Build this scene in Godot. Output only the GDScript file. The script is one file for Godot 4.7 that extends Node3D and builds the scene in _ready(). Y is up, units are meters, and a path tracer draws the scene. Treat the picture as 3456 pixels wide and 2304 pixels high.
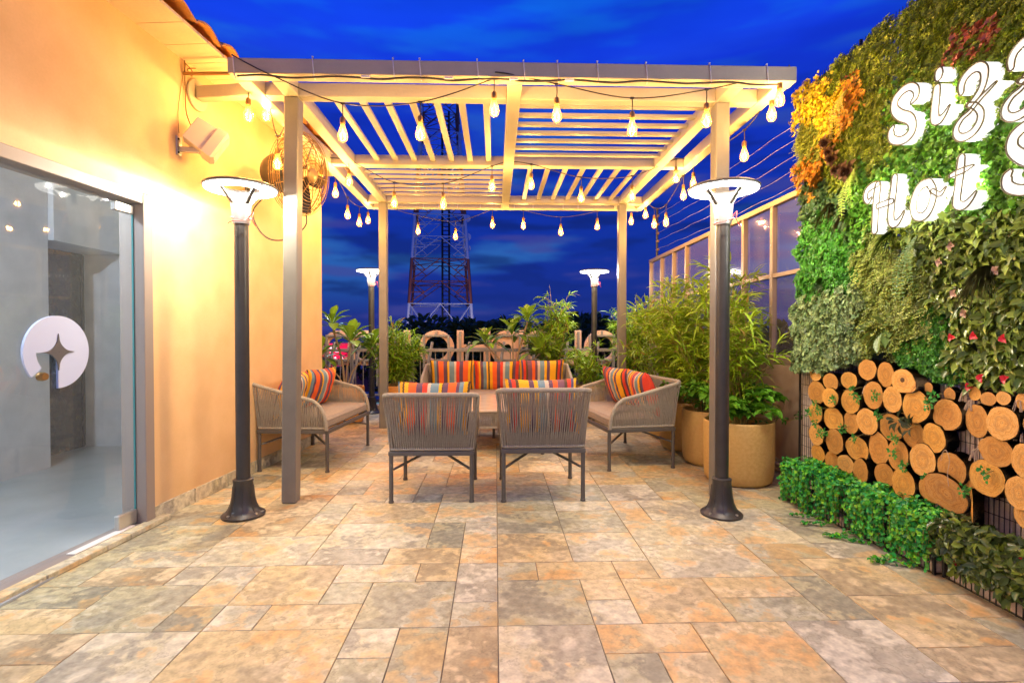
extends Node3D
const BULBS_FRONT := [-0.989, 2.505, -3.47, -0.489, 2.52, -3.47, -0.008, 2.681, -3.47, 0.403, 2.65, -3.47, 0.901, 2.565, -3.47, 1.397, 2.628, -3.47, 1.888, 2.772, -3.47]
const BULBS_MID := [-1.43, 2.704, -5.22, -0.992, 2.496, -5.22, -0.512, 2.487, -5.22, -0.034, 2.661, -5.22, 0.353, 2.686, -5.22, 0.849, 2.562, -5.22, 1.357, 2.579, -5.22, 1.797, 2.764, -5.22]
const BULBS_BACK := [-1.036, 2.593, -7.12, -0.536, 2.52, -7.12, -0.04, 2.68, -7.12, 0.376, 2.671, -7.12, 0.882, 2.587, -7.12, 1.378, 2.666, -7.12, 1.841, 2.74, -7.12]
const BULBS_LEFT := [-1.7, 2.722, -3.709, -1.7, 2.84, -3.993, -1.6, 2.466, -3.945, -1.7, 2.778, -4.467, -1.7, 2.706, -5.234, -1.7, 2.707, -5.683, -1.7, 2.581, -6.143, -1.7, 2.602, -6.667, -1.7, 2.727, -7.119]
const BULBS_RIGHT := [1.97, 2.776, -3.724, 1.97, 2.626, -4.137, 1.97, 2.707, -5.212, 1.97, 2.664, -5.491, 1.97, 2.502, -6.053, 1.97, 2.571, -6.505, 1.97, 2.776, -6.887]
const LOGS := [3.718, 0.908, 0.068, 0.048, 3.536, 0.873, 0.073, 0.056, 3.366, 0.895, 0.076, 0.054, 3.198, 0.974, 0.078, 0.061, 3.04, 0.961, 0.067, 0.07, 2.882, 0.932, 0.086, 0.063, 3.717, 0.779, 0.092, 0.078, 3.523, 0.762, 0.089, 0.063, 3.339, 0.761, 0.085, 0.073, 3.139, 0.825, 0.078, 0.08, 2.977, 0.82, 0.07, 0.071, 2.749, 0.909, 0.027, 0.03, 2.619, 0.891, 0.031, 0.033, 2.475, 0.91, 0.032, 0.032, 2.407, 0.893, 0.038, 0.03, 2.332, 0.905, 0.035, 0.029, 2.244, 0.902, 0.03, 0.036, 2.172, 0.9, 0.026, 0.031, 2.796, 0.8, 0.092, 0.083, 2.611, 0.784, 0.085, 0.076, 2.456, 0.781, 0.058, 0.076, 2.313, 0.791, 0.071, 0.072, 2.162, 0.814, 0.047, 0.048, 3.706, 0.624, 0.074, 0.07, 3.516, 0.619, 0.1, 0.076, 3.34, 0.621, 0.075, 0.07, 3.18, 0.661, 0.086, 0.077, 3.003, 0.654, 0.085, 0.075, 2.837, 0.647, 0.073, 0.071, 2.676, 0.658, 0.075, 0.072, 2.349, 0.661, 0.078, 0.066, 2.208, 0.65, 0.056, 0.073, 3.694, 0.48, 0.076, 0.074, 3.475, 0.47, 0.092, 0.08, 3.28, 0.47, 0.095, 0.075, 3.093, 0.508, 0.076, 0.093, 2.926, 0.504, 0.081, 0.082, 2.747, 0.523, 0.079, 0.083, 2.576, 0.52, 0.077, 0.08, 2.391, 0.522, 0.091, 0.079, 3.686, 0.349, 0.073, 0.059, 3.523, 0.326, 0.072, 0.07, 3.373, 0.349, 0.077, 0.054, 3.221, 0.335, 0.07, 0.077, 3.04, 0.361, 0.075, 0.067, 2.87, 0.355, 0.086, 0.081, 2.705, 0.378, 0.073, 0.065, 2.233, 0.502, 0.059, 0.07, 2.196, 0.408, 0.062, 0.058]
const GLYPHS := [[[2.813, 2.455, 0.022, 2.785, 2.475, 0.042, 2.786, 2.512, 0.046, 2.82, 2.542, 0.045, 2.873, 2.548, 0.048, 2.928, 2.522, 0.054, 2.936, 2.47, 0.059, 2.893, 2.419, 0.065, 2.833, 2.378, 0.065, 2.807, 2.338, 0.06, 2.811, 2.299, 0.056, 2.848, 2.276, 0.052, 2.902, 2.279, 0.049, 2.953, 2.311, 0.053, 2.96, 2.352, 0.05, 2.946, 2.372, 0.026]], [[2.649, 2.455, 0.047, 2.653, 2.409, 0.053, 2.659, 2.342, 0.054, 2.656, 2.302, 0.058, 2.631, 2.288, 0.045, 2.599, 2.306, 0.026, 2.573, 2.336, 0.012], [2.636, 2.531, 0.051, 2.636, 2.52, 0.055, 2.637, 2.509, 0.051]], [[2.506, 2.369, 0.032, 2.506, 2.402, 0.042, 2.49, 2.43, 0.043, 2.454, 2.449, 0.044, 2.415, 2.447, 0.046, 2.388, 2.419, 0.046, 2.387, 2.374, 0.04, 2.402, 2.335, 0.037, 2.428, 2.309, 0.034, 2.46, 2.287, 0.028], [2.468, 2.292, 0.022, 2.428, 2.27, 0.032, 2.4, 2.227, 0.037, 2.407, 2.184, 0.039, 2.442, 2.151, 0.04, 2.49, 2.146, 0.041, 2.524, 2.168, 0.04, 2.529, 2.206, 0.034, 2.5, 2.239, 0.024, 2.459, 2.255, 0.02, 2.42, 2.284, 0.022, 2.375, 2.309, 0.017, 2.324, 2.334, 0.01]], [[2.258, 2.365, 0.032, 2.258, 2.398, 0.042, 2.242, 2.426, 0.043, 2.206, 2.445, 0.044, 2.167, 2.443, 0.046, 2.14, 2.415, 0.046, 2.139, 2.37, 0.04, 2.154, 2.331, 0.037, 2.181, 2.305, 0.034, 2.212, 2.283, 0.028], [2.22, 2.288, 0.022, 2.18, 2.266, 0.032, 2.152, 2.223, 0.037, 2.159, 2.18, 0.039, 2.194, 2.147, 0.04, 2.242, 2.142, 0.041, 2.276, 2.164, 0.04, 2.281, 2.202, 0.034, 2.252, 2.235, 0.024, 2.212, 2.251, 0.02, 2.173, 2.28, 0.022, 2.127, 2.305, 0.017, 2.076, 2.33, 0.01]], [[3.115, 2.013, 0.016, 3.144, 1.999, 0.029, 3.165, 2.03, 0.037, 3.152, 2.068, 0.039, 3.107, 2.085, 0.041, 3.06, 2.083, 0.035], [3.057, 2.073, 0.053, 3.068, 2.005, 0.056, 3.076, 1.918, 0.056, 3.081, 1.816, 0.053], [2.924, 2.081, 0.045, 2.932, 2.013, 0.052, 2.942, 1.951, 0.052, 2.95, 1.876, 0.053, 2.941, 1.831, 0.052, 2.907, 1.822, 0.04, 2.874, 1.846, 0.023, 2.853, 1.873, 0.013], [3.049, 1.951, 0.035, 2.989, 1.952, 0.034, 2.943, 1.953, 0.033]], [[2.692, 1.987, 0.046, 2.665, 1.937, 0.045, 2.671, 1.884, 0.046, 2.699, 1.836, 0.046, 2.738, 1.819, 0.047, 2.781, 1.84, 0.048, 2.793, 1.894, 0.049, 2.775, 1.95, 0.048, 2.741, 1.985, 0.047, 2.692, 1.987, 0.046], [2.667, 1.937, 0.025, 2.621, 1.909, 0.026, 2.587, 1.933, 0.01]], [[2.501, 2.051, 0.043, 2.507, 1.989, 0.049, 2.516, 1.918, 0.047, 2.524, 1.865, 0.048, 2.519, 1.831, 0.051, 2.485, 1.819, 0.041, 2.449, 1.839, 0.027, 2.422, 1.868, 0.013], [2.557, 1.982, 0.023, 2.521, 1.986, 0.029, 2.472, 1.989, 0.026, 2.436, 1.994, 0.01]], [[2.125, 1.993, 0.022, 2.097, 2.014, 0.042, 2.098, 2.05, 0.046, 2.132, 2.08, 0.045, 2.185, 2.086, 0.048, 2.24, 2.06, 0.054, 2.248, 2.008, 0.059, 2.205, 1.957, 0.065, 2.145, 1.916, 0.065, 2.118, 1.877, 0.06, 2.123, 1.838, 0.056, 2.16, 1.814, 0.052, 2.214, 1.818, 0.049, 2.265, 1.849, 0.053, 2.271, 1.89, 0.05, 2.257, 1.91, 0.026]]]
const SEEDS := [3.744, 2.86, 1, 3.904, 2.881, 1, 3.548, 2.701, 1, 3.436, 2.684, 2, 3.962, 2.988, 1, 3.902, 2.686, 4, 3.843, 2.376, 2, 3.872, 2.546, 4, 3.634, 2.101, 9, 3.538, 1.989, 9, 3.839, 2.151, 9, 3.296, 2.98, 0, 3.039, 2.996, 0, 2.733, 2.887, 0, 2.481, 2.757, 0, 2.29, 2.621, 0, 3.214, 2.723, 0, 2.937, 2.717, 0, 3.506, 2.946, 0, 2.538, 2.654, 8, 2.468, 2.635, 8, 2.455, 2.505, 0, 2.787, 2.758, 0, 2.729, 2.635, 0, 2.814, 2.608, 0, 2.597, 2.546, 0, 2.527, 2.743, 0, 2.391, 2.642, 0, 2.369, 2.53, 0, 2.678, 2.787, 0, 2.731, 2.75, 0, 2.326, 2.409, 0, 3.37, 2.487, 0, 3.248, 2.36, 0, 3.137, 2.479, 0, 3.497, 2.272, 0, 2.724, 2.268, 7, 2.591, 2.153, 7, 2.807, 2.136, 7, 2.999, 2.499, 7, 2.408, 2.269, 0, 2.383, 2.078, 7, 2.469, 1.922, 7, 3.324, 2.137, 7, 3.342, 1.946, 7, 3.631, 1.888, 3, 3.728, 1.688, 3, 3.534, 1.722, 3, 3.886, 1.578, 3, 3.486, 1.54, 3, 3.89, 1.871, 3, 3.2, 1.701, 4, 2.986, 1.567, 4, 3.122, 1.426, 4, 2.886, 1.361, 4, 3.232, 1.271, 4, 3.014, 1.241, 4, 3.827, 1.284, 6, 3.621, 1.157, 6, 3.878, 1.024, 6, 3.393, 1.103, 6, 3.439, 1.304, 6, 2.635, 1.659, 5, 2.464, 1.546, 5, 2.315, 1.604, 5, 2.581, 1.388, 5, 2.352, 1.332, 5, 2.288, 1.134, 5, 2.528, 1.17, 5, 2.434, 1.026, 5, 2.713, 1.489, 5, 2.266, 0.999, 5, 2.853, 1.142, 3, 2.762, 1.027, 3, 2.913, 1.042, 3, 2.736, 1.191, 3, 3.023, 1.851, 0, 2.803, 1.829, 5]
const FOLIAGE_FOOT := [4.046, 0.898, 3.843, 0.929, 3.586, 0.931, 3.32, 1.007, 3.183, 1.136, 3.074, 1.164, 2.985, 1.039, 2.826, 0.975, 2.602, 0.948, 2.223, 0.965, 1.711, 0.958]
var rng := RandomNumberGenerator.new()
var taken := {}
var mats := {}

class MB:
	var v := PackedVector3Array()
	var n := PackedVector3Array()
	var t := PackedVector2Array()
	var c := PackedColorArray()
	var ix := PackedInt32Array()
	var tint := Color.WHITE
	var tinted := false
	func p(pos: Vector3, nor: Vector3, uv := Vector2.ZERO) -> int:
		v.append(pos)
		n.append(nor)
		t.append(uv)
		c.append(tint)
		return v.size() - 1
	func f(a: int, b: int, d: int) -> void:
		ix.append(a)
		ix.append(d)
		ix.append(b)
	func poly(pts: Array, inside: Vector3, uo := Vector2.ZERO) -> void:
		var nor: Vector3 = (pts[1] - pts[0]).cross(pts[2] - pts[0])
		if nor.length_squared() < 1e-16 and pts.size() > 3:
			nor = (pts[2] - pts[0]).cross(pts[3] - pts[0])
		nor = nor.normalized()
		var mid := Vector3.ZERO
		for q in pts:
			mid += q
		mid /= pts.size()
		var flip := nor.dot(mid - inside) < 0.0
		if flip:
			nor = -nor
		var first := -1
		var ax := nor.abs()
		for q in pts:
			var uv := Vector2(q.x, -q.y)
			if ax.y > ax.x and ax.y > ax.z:
				uv = Vector2(q.x, q.z)
			elif ax.x > ax.z:
				uv = Vector2(q.z, -q.y)
			var i := p(q, nor, uv + uo)
			if first < 0:
				first = i
		for k in range(1, pts.size() - 1):
			if flip:
				f(first, first + k + 1, first + k)
			else:
				f(first, first + k, first + k + 1)
	func box(at: Vector3, s: Vector3, b := Basis(), r := 0.0, uo := Vector2.ZERO) -> void:
		var h := s * 0.5
		var cor := func(sx: int, sy: int, sz: int, k: int) -> Vector3:
			var q := Vector3(h.x - (0.0 if k == 0 else r), h.y - (0.0 if k == 1 else r), h.z - (0.0 if k == 2 else r))
			return at + b * Vector3(q.x * sx, q.y * sy, q.z * sz)
		for s1 in [-1, 1]:
			poly([cor.call(s1, -1, -1, 0), cor.call(s1, 1, -1, 0), cor.call(s1, 1, 1, 0), cor.call(s1, -1, 1, 0)], at, uo)
			poly([cor.call(-1, s1, -1, 1), cor.call(1, s1, -1, 1), cor.call(1, s1, 1, 1), cor.call(-1, s1, 1, 1)], at, uo)
			poly([cor.call(-1, -1, s1, 2), cor.call(1, -1, s1, 2), cor.call(1, 1, s1, 2), cor.call(-1, 1, s1, 2)], at, uo)
		if r > 0.0:
			for s1 in [-1, 1]:
				for s2 in [-1, 1]:
					poly([cor.call(s1, s2, -1, 0), cor.call(s1, s2, 1, 0), cor.call(s1, s2, 1, 1), cor.call(s1, s2, -1, 1)], at, uo)
					poly([cor.call(s1, -1, s2, 0), cor.call(s1, 1, s2, 0), cor.call(s1, 1, s2, 2), cor.call(s1, -1, s2, 2)], at, uo)
					poly([cor.call(-1, s1, s2, 1), cor.call(1, s1, s2, 1), cor.call(1, s1, s2, 2), cor.call(-1, s1, s2, 2)], at, uo)
					for s3 in [-1, 1]:
						poly([cor.call(s1, s2, s3, 0), cor.call(s1, s2, s3, 1), cor.call(s1, s2, s3, 2)], at, uo)
	func bar(a: Vector3, b: Vector3, w: float, h: float, r := 0.0) -> void:
		var z := (b - a).normalized()
		var x := Vector3.UP.cross(z)
		if x.length() < 0.01:
			x = Vector3.RIGHT
		x = x.normalized()
		var y := z.cross(x).normalized()
		box((a + b) * 0.5, Vector3(w, h, a.distance_to(b)), Basis(x, y, z), r)
	func tube(path: PackedVector3Array, rad, sides := 8, caps := true, closed := false) -> void:
		var m := path.size()
		var up := Vector3.UP
		var d0 := (path[1] - path[0]).normalized()
		if absf(d0.dot(up)) > 0.95:
			up = Vector3.RIGHT
		var side := d0.cross(up).normalized()
		var prev := -1
		var run := 0.0
		var start := v.size()
		for i in m:
			var d := (path[mini(i + 1, m - 1)] - path[maxi(i - 1, 0)])
			if closed and (i == 0 or i == m - 1):
				d = path[1] - path[m - 2]
			d = d.normalized()
			side = (side - d * side.dot(d)).normalized()
			var oth := d.cross(side)
			if i > 0:
				run += path[i].distance_to(path[i - 1])
			var r: float = rad[i] if rad is Array or rad is PackedFloat32Array else rad
			var base := v.size()
			for k in sides + 1:
				var a := TAU * k / sides
				var nn := side * cos(a) + oth * sin(a)
				p(path[i] + nn * r, nn, Vector2(float(k) / sides, run))
			if prev >= 0:
				for k in sides:
					f(prev + k, prev + k + 1, base + k + 1)
					f(prev + k, base + k + 1, base + k)
			prev = base
		if caps and not closed:
			for e in [0, 1]:
				var at: Vector3 = path[0] if e == 0 else path[m - 1]
				var dd: Vector3 = (path[0] - path[1]).normalized() if e == 0 else (path[m - 1] - path[m - 2]).normalized()
				var ring := start if e == 0 else prev
				var mid := p(at, dd)
				var b2 := v.size()
				for k in sides + 1:
					p(v[ring + k], dd)
				for k in sides:
					if e == 0:
						f(mid, b2 + k + 1, b2 + k)
					else:
						f(mid, b2 + k, b2 + k + 1)
	func rod(a: Vector3, b: Vector3, r: float, sides := 8) -> void:
		tube(PackedVector3Array([a, b]), r, sides)
	func lathe(prof: Array, segs := 24, xf := Transform3D()) -> void:
		var m := prof.size()
		var segn := []
		for i in m - 1:
			var d: Vector2 = prof[i + 1] - prof[i]
			segn.append(Vector2(d.y, -d.x).normalized())
		for i in m - 1:
			var ends := [segn[i], segn[i]]
			if i > 0 and segn[i].dot(segn[i - 1]) > 0.7:
				ends[0] = (segn[i] + segn[i - 1]).normalized()
			if i < m - 2 and segn[i].dot(segn[i + 1]) > 0.7:
				ends[1] = (segn[i] + segn[i + 1]).normalized()
			var base := v.size()
			for e in 2:
				var q: Vector2 = prof[i + e]
				for k in segs + 1:
					var a := TAU * k / segs
					var nn: Vector2 = ends[e]
					p(xf * Vector3(q.x * cos(a), q.y, q.x * sin(a)), (xf.basis * Vector3(nn.x * cos(a), nn.y, nn.x * sin(a))).normalized(), Vector2(float(k) / segs, q.y))
			for k in segs:
				f(base + k, base + segs + 1 + k, base + segs + 2 + k)
				f(base + k, base + segs + 2 + k, base + k + 1)
	func leaf(at: Vector3, dir: Vector3, nor: Vector3, ln: float, w: float, bend := 0.25, edge := Color(-1, 0, 0)) -> void:
		var side := dir.cross(nor).normalized()
		var nn := side.cross(dir).normalized()
		var q1 := at + dir * ln * 0.33 + nn * ln * bend * 0.25
		var q2 := at + dir * ln * 0.68 + nn * ln * bend * 0.15
		var q3 := at + dir * ln - nn * ln * bend * 0.35
		var keep := tint
		var a := p(at, nn, Vector2(0.5, 0))
		var b := p(q1, nn, Vector2(0.5, 0.33))
		var d := p(q2, nn, Vector2(0.5, 0.68))
		if edge.r >= 0.0:
			tint = edge
		var up := nn * w * 0.22
		var b1 := p(q1 + side * w * 0.5 + up, (nn - side * 0.4).normalized(), Vector2(0, 0.33))
		var b2 := p(q1 - side * w * 0.5 + up, (nn + side * 0.4).normalized(), Vector2(1, 0.33))
		var d1 := p(q2 + side * w * 0.42 + up, (nn - side * 0.4).normalized(), Vector2(0, 0.68))
		var d2 := p(q2 - side * w * 0.42 + up, (nn + side * 0.4).normalized(), Vector2(1, 0.68))
		var e := p(q3, (nn + dir * 0.3).normalized(), Vector2(0.5, 1))
		tint = keep
		f(a, b1, b)
		f(a, b, b2)
		f(b, b1, d1)
		f(b, d1, d)
		f(b, d, d2)
		f(b, d2, b2)
		f(d, d1, e)
		f(d, e, d2)
	func mesh() -> ArrayMesh:
		var arr := []
		arr.resize(Mesh.ARRAY_MAX)
		arr[Mesh.ARRAY_VERTEX] = v
		arr[Mesh.ARRAY_NORMAL] = n
		arr[Mesh.ARRAY_TEX_UV] = t
		if tinted:
			arr[Mesh.ARRAY_COLOR] = c
		arr[Mesh.ARRAY_INDEX] = ix
		var am := ArrayMesh.new()
		am.add_surface_from_arrays(Mesh.PRIMITIVE_TRIANGLES, arr)
		return am

func numbered(called: String) -> String:
	if not taken.has(called):
		taken[called] = 0
		return called
	taken[called] += 1
	return "%s_%03d" % [called, taken[called]]

func tag(o: Node3D, label: String, category: String, group := "", kind := "") -> Node3D:
	if label:
		o.set_meta("label", label)
	if category:
		o.set_meta("category", category)
	if group:
		o.set_meta("group", group)
	if kind:
		o.set_meta("kind", kind)
	return o

func thing(called: String, label: String, category: String, at := Vector3.ZERO, turn := 0.0, group := "") -> Node3D:
	var o := Node3D.new()
	o.name = numbered(called)
	add_child(o)
	o.position = at
	o.rotation.y = turn
	return tag(o, label, category, group)

func put(m, called: String, material: Material, parent: Node = null) -> MeshInstance3D:
	var o := MeshInstance3D.new()
	o.mesh = m.mesh() if m is MB else m
	o.material_override = material
	if parent == null:
		o.name = numbered(called)
		add_child(o)
	else:
		o.name = called
		parent.add_child(o, true)
	return o

func structure(m, called: String, material: Material, label := "") -> MeshInstance3D:
	var o := put(m, called, material)
	o.set_meta("kind", "structure")
	if label:
		o.set_meta("label", label)
	return o

func lin(r: float, g: float, b: float, a := 1.0) -> Color:
	var c := Color(r, g, b).linear_to_srgb()
	c.a = a
	return c

func mat(col: Color, rough := 0.6, metal := 0.0, spec := 0.5) -> StandardMaterial3D:
	var m := StandardMaterial3D.new()
	m.albedo_color = col
	m.roughness = rough
	m.metallic = metal
	m.metallic_specular = spec
	return m

func noise(sd: int, freq: float, oct := 4, kind := FastNoiseLite.TYPE_SIMPLEX_SMOOTH) -> FastNoiseLite:
	var z := FastNoiseLite.new()
	z.seed = sd
	z.frequency = freq
	z.noise_type = kind
	z.fractal_octaves = oct
	return z

func noise_bytes(sd: int, freq: float, w: int, oct := 4) -> PackedByteArray:
	var im := noise(sd, freq, oct).get_seamless_image(w, w)
	im.convert(Image.FORMAT_L8)
	return im.get_data()

func grey_tex(sd: int, freq: float, w: int, lo: float, hi: float, oct := 5) -> ImageTexture:
	var d := noise_bytes(sd, freq, w, oct)
	for i in d.size():
		d[i] = int(255.0 * lerpf(lo, hi, d[i] / 255.0))
	return ImageTexture.create_from_image(Image.create_from_data(w, w, false, Image.FORMAT_L8, d))

func sm(a: float, b: float, x: float) -> float:
	var q := clampf((x - a) / (b - a), 0.0, 1.0)
	return q * q * (3.0 - 2.0 * q)

func stone_tex(sd: int, w: int, stops: Array, cuts: Array) -> ImageTexture:
	# patches of slate colours with crisp edges, veined and speckled
	var a := noise_bytes(sd, 0.006, w, 5)
	var b := noise_bytes(sd + 1, 0.009, w, 5)
	var d := noise_bytes(sd + 2, 0.05, w, 4)
	var e := noise_bytes(sd + 3, 0.2, w, 2)
	var px := PackedByteArray()
	px.resize(w * w * 3)
	for i in w * w:
		var x := a[i] / 255.0 + (d[i] / 255.0 - 0.5) * 0.26
		var y := b[i] / 255.0 + (d[i] / 255.0 - 0.5) * 0.30
		var c: Vector3 = stops[0].lerp(stops[1], 0.55 * sm(cuts[0] - 0.02, cuts[0] + 0.02, x) + 0.45 * sm(cuts[0] - 0.2, cuts[0] + 0.2, x))
		c = c.lerp(stops[2], 0.5 * sm(cuts[1] - 0.02, cuts[1] + 0.03, y) + 0.35 * sm(cuts[1] - 0.02, cuts[1] + 0.25, y))
		c = c.lerp(stops[3], 0.7 * sm(cuts[2] - 0.03, cuts[2] + 0.06, x * 0.5 + (1.0 - y) * 0.5))
		c *= 0.66 + 0.60 * d[i] / 255.0 + 0.26 * (e[i] / 255.0 - 0.5)
		# thin dark veins where the fine pattern crosses its middle
		c *= 1.0 - 0.28 * (1.0 - sm(0.0, 0.02, absf(b[i] / 255.0 + 0.25 * d[i] / 255.0 - 0.62)))
		var s := Color(minf(c.x, 1), minf(c.y, 1), minf(c.z, 1)).linear_to_srgb()
		px[i * 3] = int(clampf(s.r, 0, 1) * 255)
		px[i * 3 + 1] = int(clampf(s.g, 0, 1) * 255)
		px[i * 3 + 2] = int(clampf(s.b, 0, 1) * 255)
	return ImageTexture.create_from_image(Image.create_from_data(w, w, false, Image.FORMAT_RGB8, px))

func mottle_tex(sd: int, w: int, c0: Vector3, c1: Vector3, freq := 0.02, fine := 0.15) -> ImageTexture:
	var a := noise_bytes(sd, freq, w, 5)
	var e := noise_bytes(sd + 3, 0.25, w, 2)
	var px := PackedByteArray()
	px.resize(w * w * 3)
	for i in w * w:
		var c := c0.lerp(c1, a[i] / 255.0) * (1.0 + fine * (e[i] / 255.0 - 0.5))
		var s := Color(minf(c.x, 1), minf(c.y, 1), minf(c.z, 1)).linear_to_srgb()
		px[i * 3] = int(s.r * 255)
		px[i * 3 + 1] = int(s.g * 255)
		px[i * 3 + 2] = int(s.b * 255)
	return ImageTexture.create_from_image(Image.create_from_data(w, w, false, Image.FORMAT_RGB8, px))

func tri(m: StandardMaterial3D, tex: Texture2D, scale: float, relief: Texture2D = null, cm := 0.1) -> StandardMaterial3D:
	m.albedo_color = Color.WHITE
	m.albedo_texture = tex
	m.uv1_triplanar = true
	m.uv1_world_triplanar = true
	m.uv1_scale = Vector3.ONE * scale
	if relief:
		m.heightmap_enabled = true
		m.heightmap_texture = relief
		m.heightmap_scale = cm
	return m

func smooth_path(pts: Array, per := 8) -> PackedVector3Array:
	var out := PackedVector3Array()
	var m := pts.size()
	for i in m - 1:
		var a: Vector3 = pts[maxi(i - 1, 0)]
		var b: Vector3 = pts[i]
		var c: Vector3 = pts[i + 1]
		var d: Vector3 = pts[mini(i + 2, m - 1)]
		for k in per:
			out.append(b.cubic_interpolate(c, a, d, float(k) / per))
	out.append(pts[m - 1])
	return out

func foliage_mat(gloss := 0.5, back := 0.35) -> StandardMaterial3D:
	var m := mat(Color.WHITE, gloss, 0.0, 0.4)
	m.vertex_color_use_as_albedo = true
	m.cull_mode = BaseMaterial3D.CULL_DISABLED
	m.backlight_enabled = true
	m.backlight = lin(back, back, back * 0.7)
	return m

func omni(parent: Node3D, at: Vector3, col: Color, energy: float, size: float) -> void:
	var l := OmniLight3D.new()
	l.name = "light"
	parent.add_child(l, true)
	l.position = at
	l.light_color = col
	l.light_energy = energy
	l.light_size = size
	l.omni_range = 14.0
	l.omni_attenuation = 2.0
	l.shadow_enabled = true
const RING_ENERGY := 1.95
const BULB_ENERGY := 0.29
const LETTER_ENERGY := 0.34
const ROOM_ENERGY := 5.5

func _ready() -> void:
	rng.seed = 7
	view_and_sky()
	materials()
	floor_tiles()
	building()
	room()
	pergola()
	partition()
	railing_and_letters()
	far_things()
	ring_lamps()
	string_lights()
	furniture()
	wall_fixtures()
	planters()
	green_wall()
	log_slices()
	wire_boxes()
	script_sign()
	electric_fence()

func view_and_sky() -> void:
	var cam := Camera3D.new()
	cam.name = "camera"
	add_child(cam)
	cam.position = Vector3(0, 1.2, 0)
	cam.rotation_degrees = Vector3(-0.851, -1.796, 0)
	cam.fov = 65.795
	cam.near = 0.05
	cam.far = 600.0
	cam.current = true
	var e := Environment.new()
	e.background_mode = Environment.BG_SKY
	e.tonemap_mode = Environment.TONE_MAPPER_LINEAR
	e.tonemap_exposure = 1.16
	e.sdfgi_enabled = true
	e.ssao_enabled = true
	e.ssil_enabled = true
	var pm := PanoramaSkyMaterial.new()
	pm.panorama = dusk_sky()
	var sky := Sky.new()
	sky.sky_material = pm
	e.sky = sky
	e.background_energy_multiplier = 0.70
	var we := WorldEnvironment.new()
	we.name = "world_environment"
	we.environment = e
	add_child(we)

func dusk_sky() -> ImageTexture:
	var w := 2048
	var h := 1024
	var im := Image.create(w, h, false, Image.FORMAT_RGBF)
	var n1 := noise(11, 1.6, 7)
	var n2 := noise(23, 3.2, 6)
	var stops := [[-90.0, Vector3(0.02, 0.03, 0.16)], [0.0, Vector3(0.022, 0.036, 0.25)], [4.0, Vector3(0.012, 0.036, 0.32)], [10.0, Vector3(0.008, 0.040, 0.42)], [18.0, Vector3(0.008, 0.040, 0.56)], [26.0, Vector3(0.008, 0.048, 0.86)], [34.0, Vector3(0.006, 0.085, 1.06)], [90.0, Vector3(0.005, 0.10, 1.1)]]
	for y in h:
		var el := 90.0 - 180.0 * (y + 0.5) / h
		var c0 := Vector3.ZERO
		for k in stops.size() - 1:
			if el >= stops[k][0] and el <= stops[k + 1][0]:
				c0 = stops[k][1].lerp(stops[k + 1][1], (el - stops[k][0]) / (stops[k + 1][0] - stops[k][0]))
		var ce := cos(deg_to_rad(el))
		var se := sin(deg_to_rad(el))
		for x in w:
			var a := TAU * (x + 0.5) / w
			var d := Vector3(ce * cos(a), se * 4.5, ce * sin(a))
			var c := c0
			if el > -1.0:
				var k1 := n1.get_noise_3dv(d * 1.2)
				var k2 := n2.get_noise_3dv(d * Vector3(1.0, 1.6, 1.0) + Vector3(5, 2, 1))
				var low := 1.0 - sm(12.0, 30.0, el)
				# pale blue gaps and violet banks near the horizon, faint veils above
				c = c.lerp(Vector3(0.03, 0.15, 0.55), 0.95 * low * sm(-0.02, 0.32, k1) * sm(1.0, 8.0, el))
				c = c.lerp(Vector3(0.07, 0.075, 0.36), 0.6 * low * sm(0.08, 0.40, k2))
				c = c.lerp(Vector3(0.006, 0.018, 0.14), 0.6 * low * sm(0.08, 0.4, -k2))
				c *= 1.0 + 0.35 * (1.0 - low) * k1
				c.y *= 1.0 + 1.1 * (1.0 - low) * sm(-0.1, 0.5, k2)
			im.set_pixel(x, y, Color(c.x, c.y, c.z))
	return ImageTexture.create_from_image(im)

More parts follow.
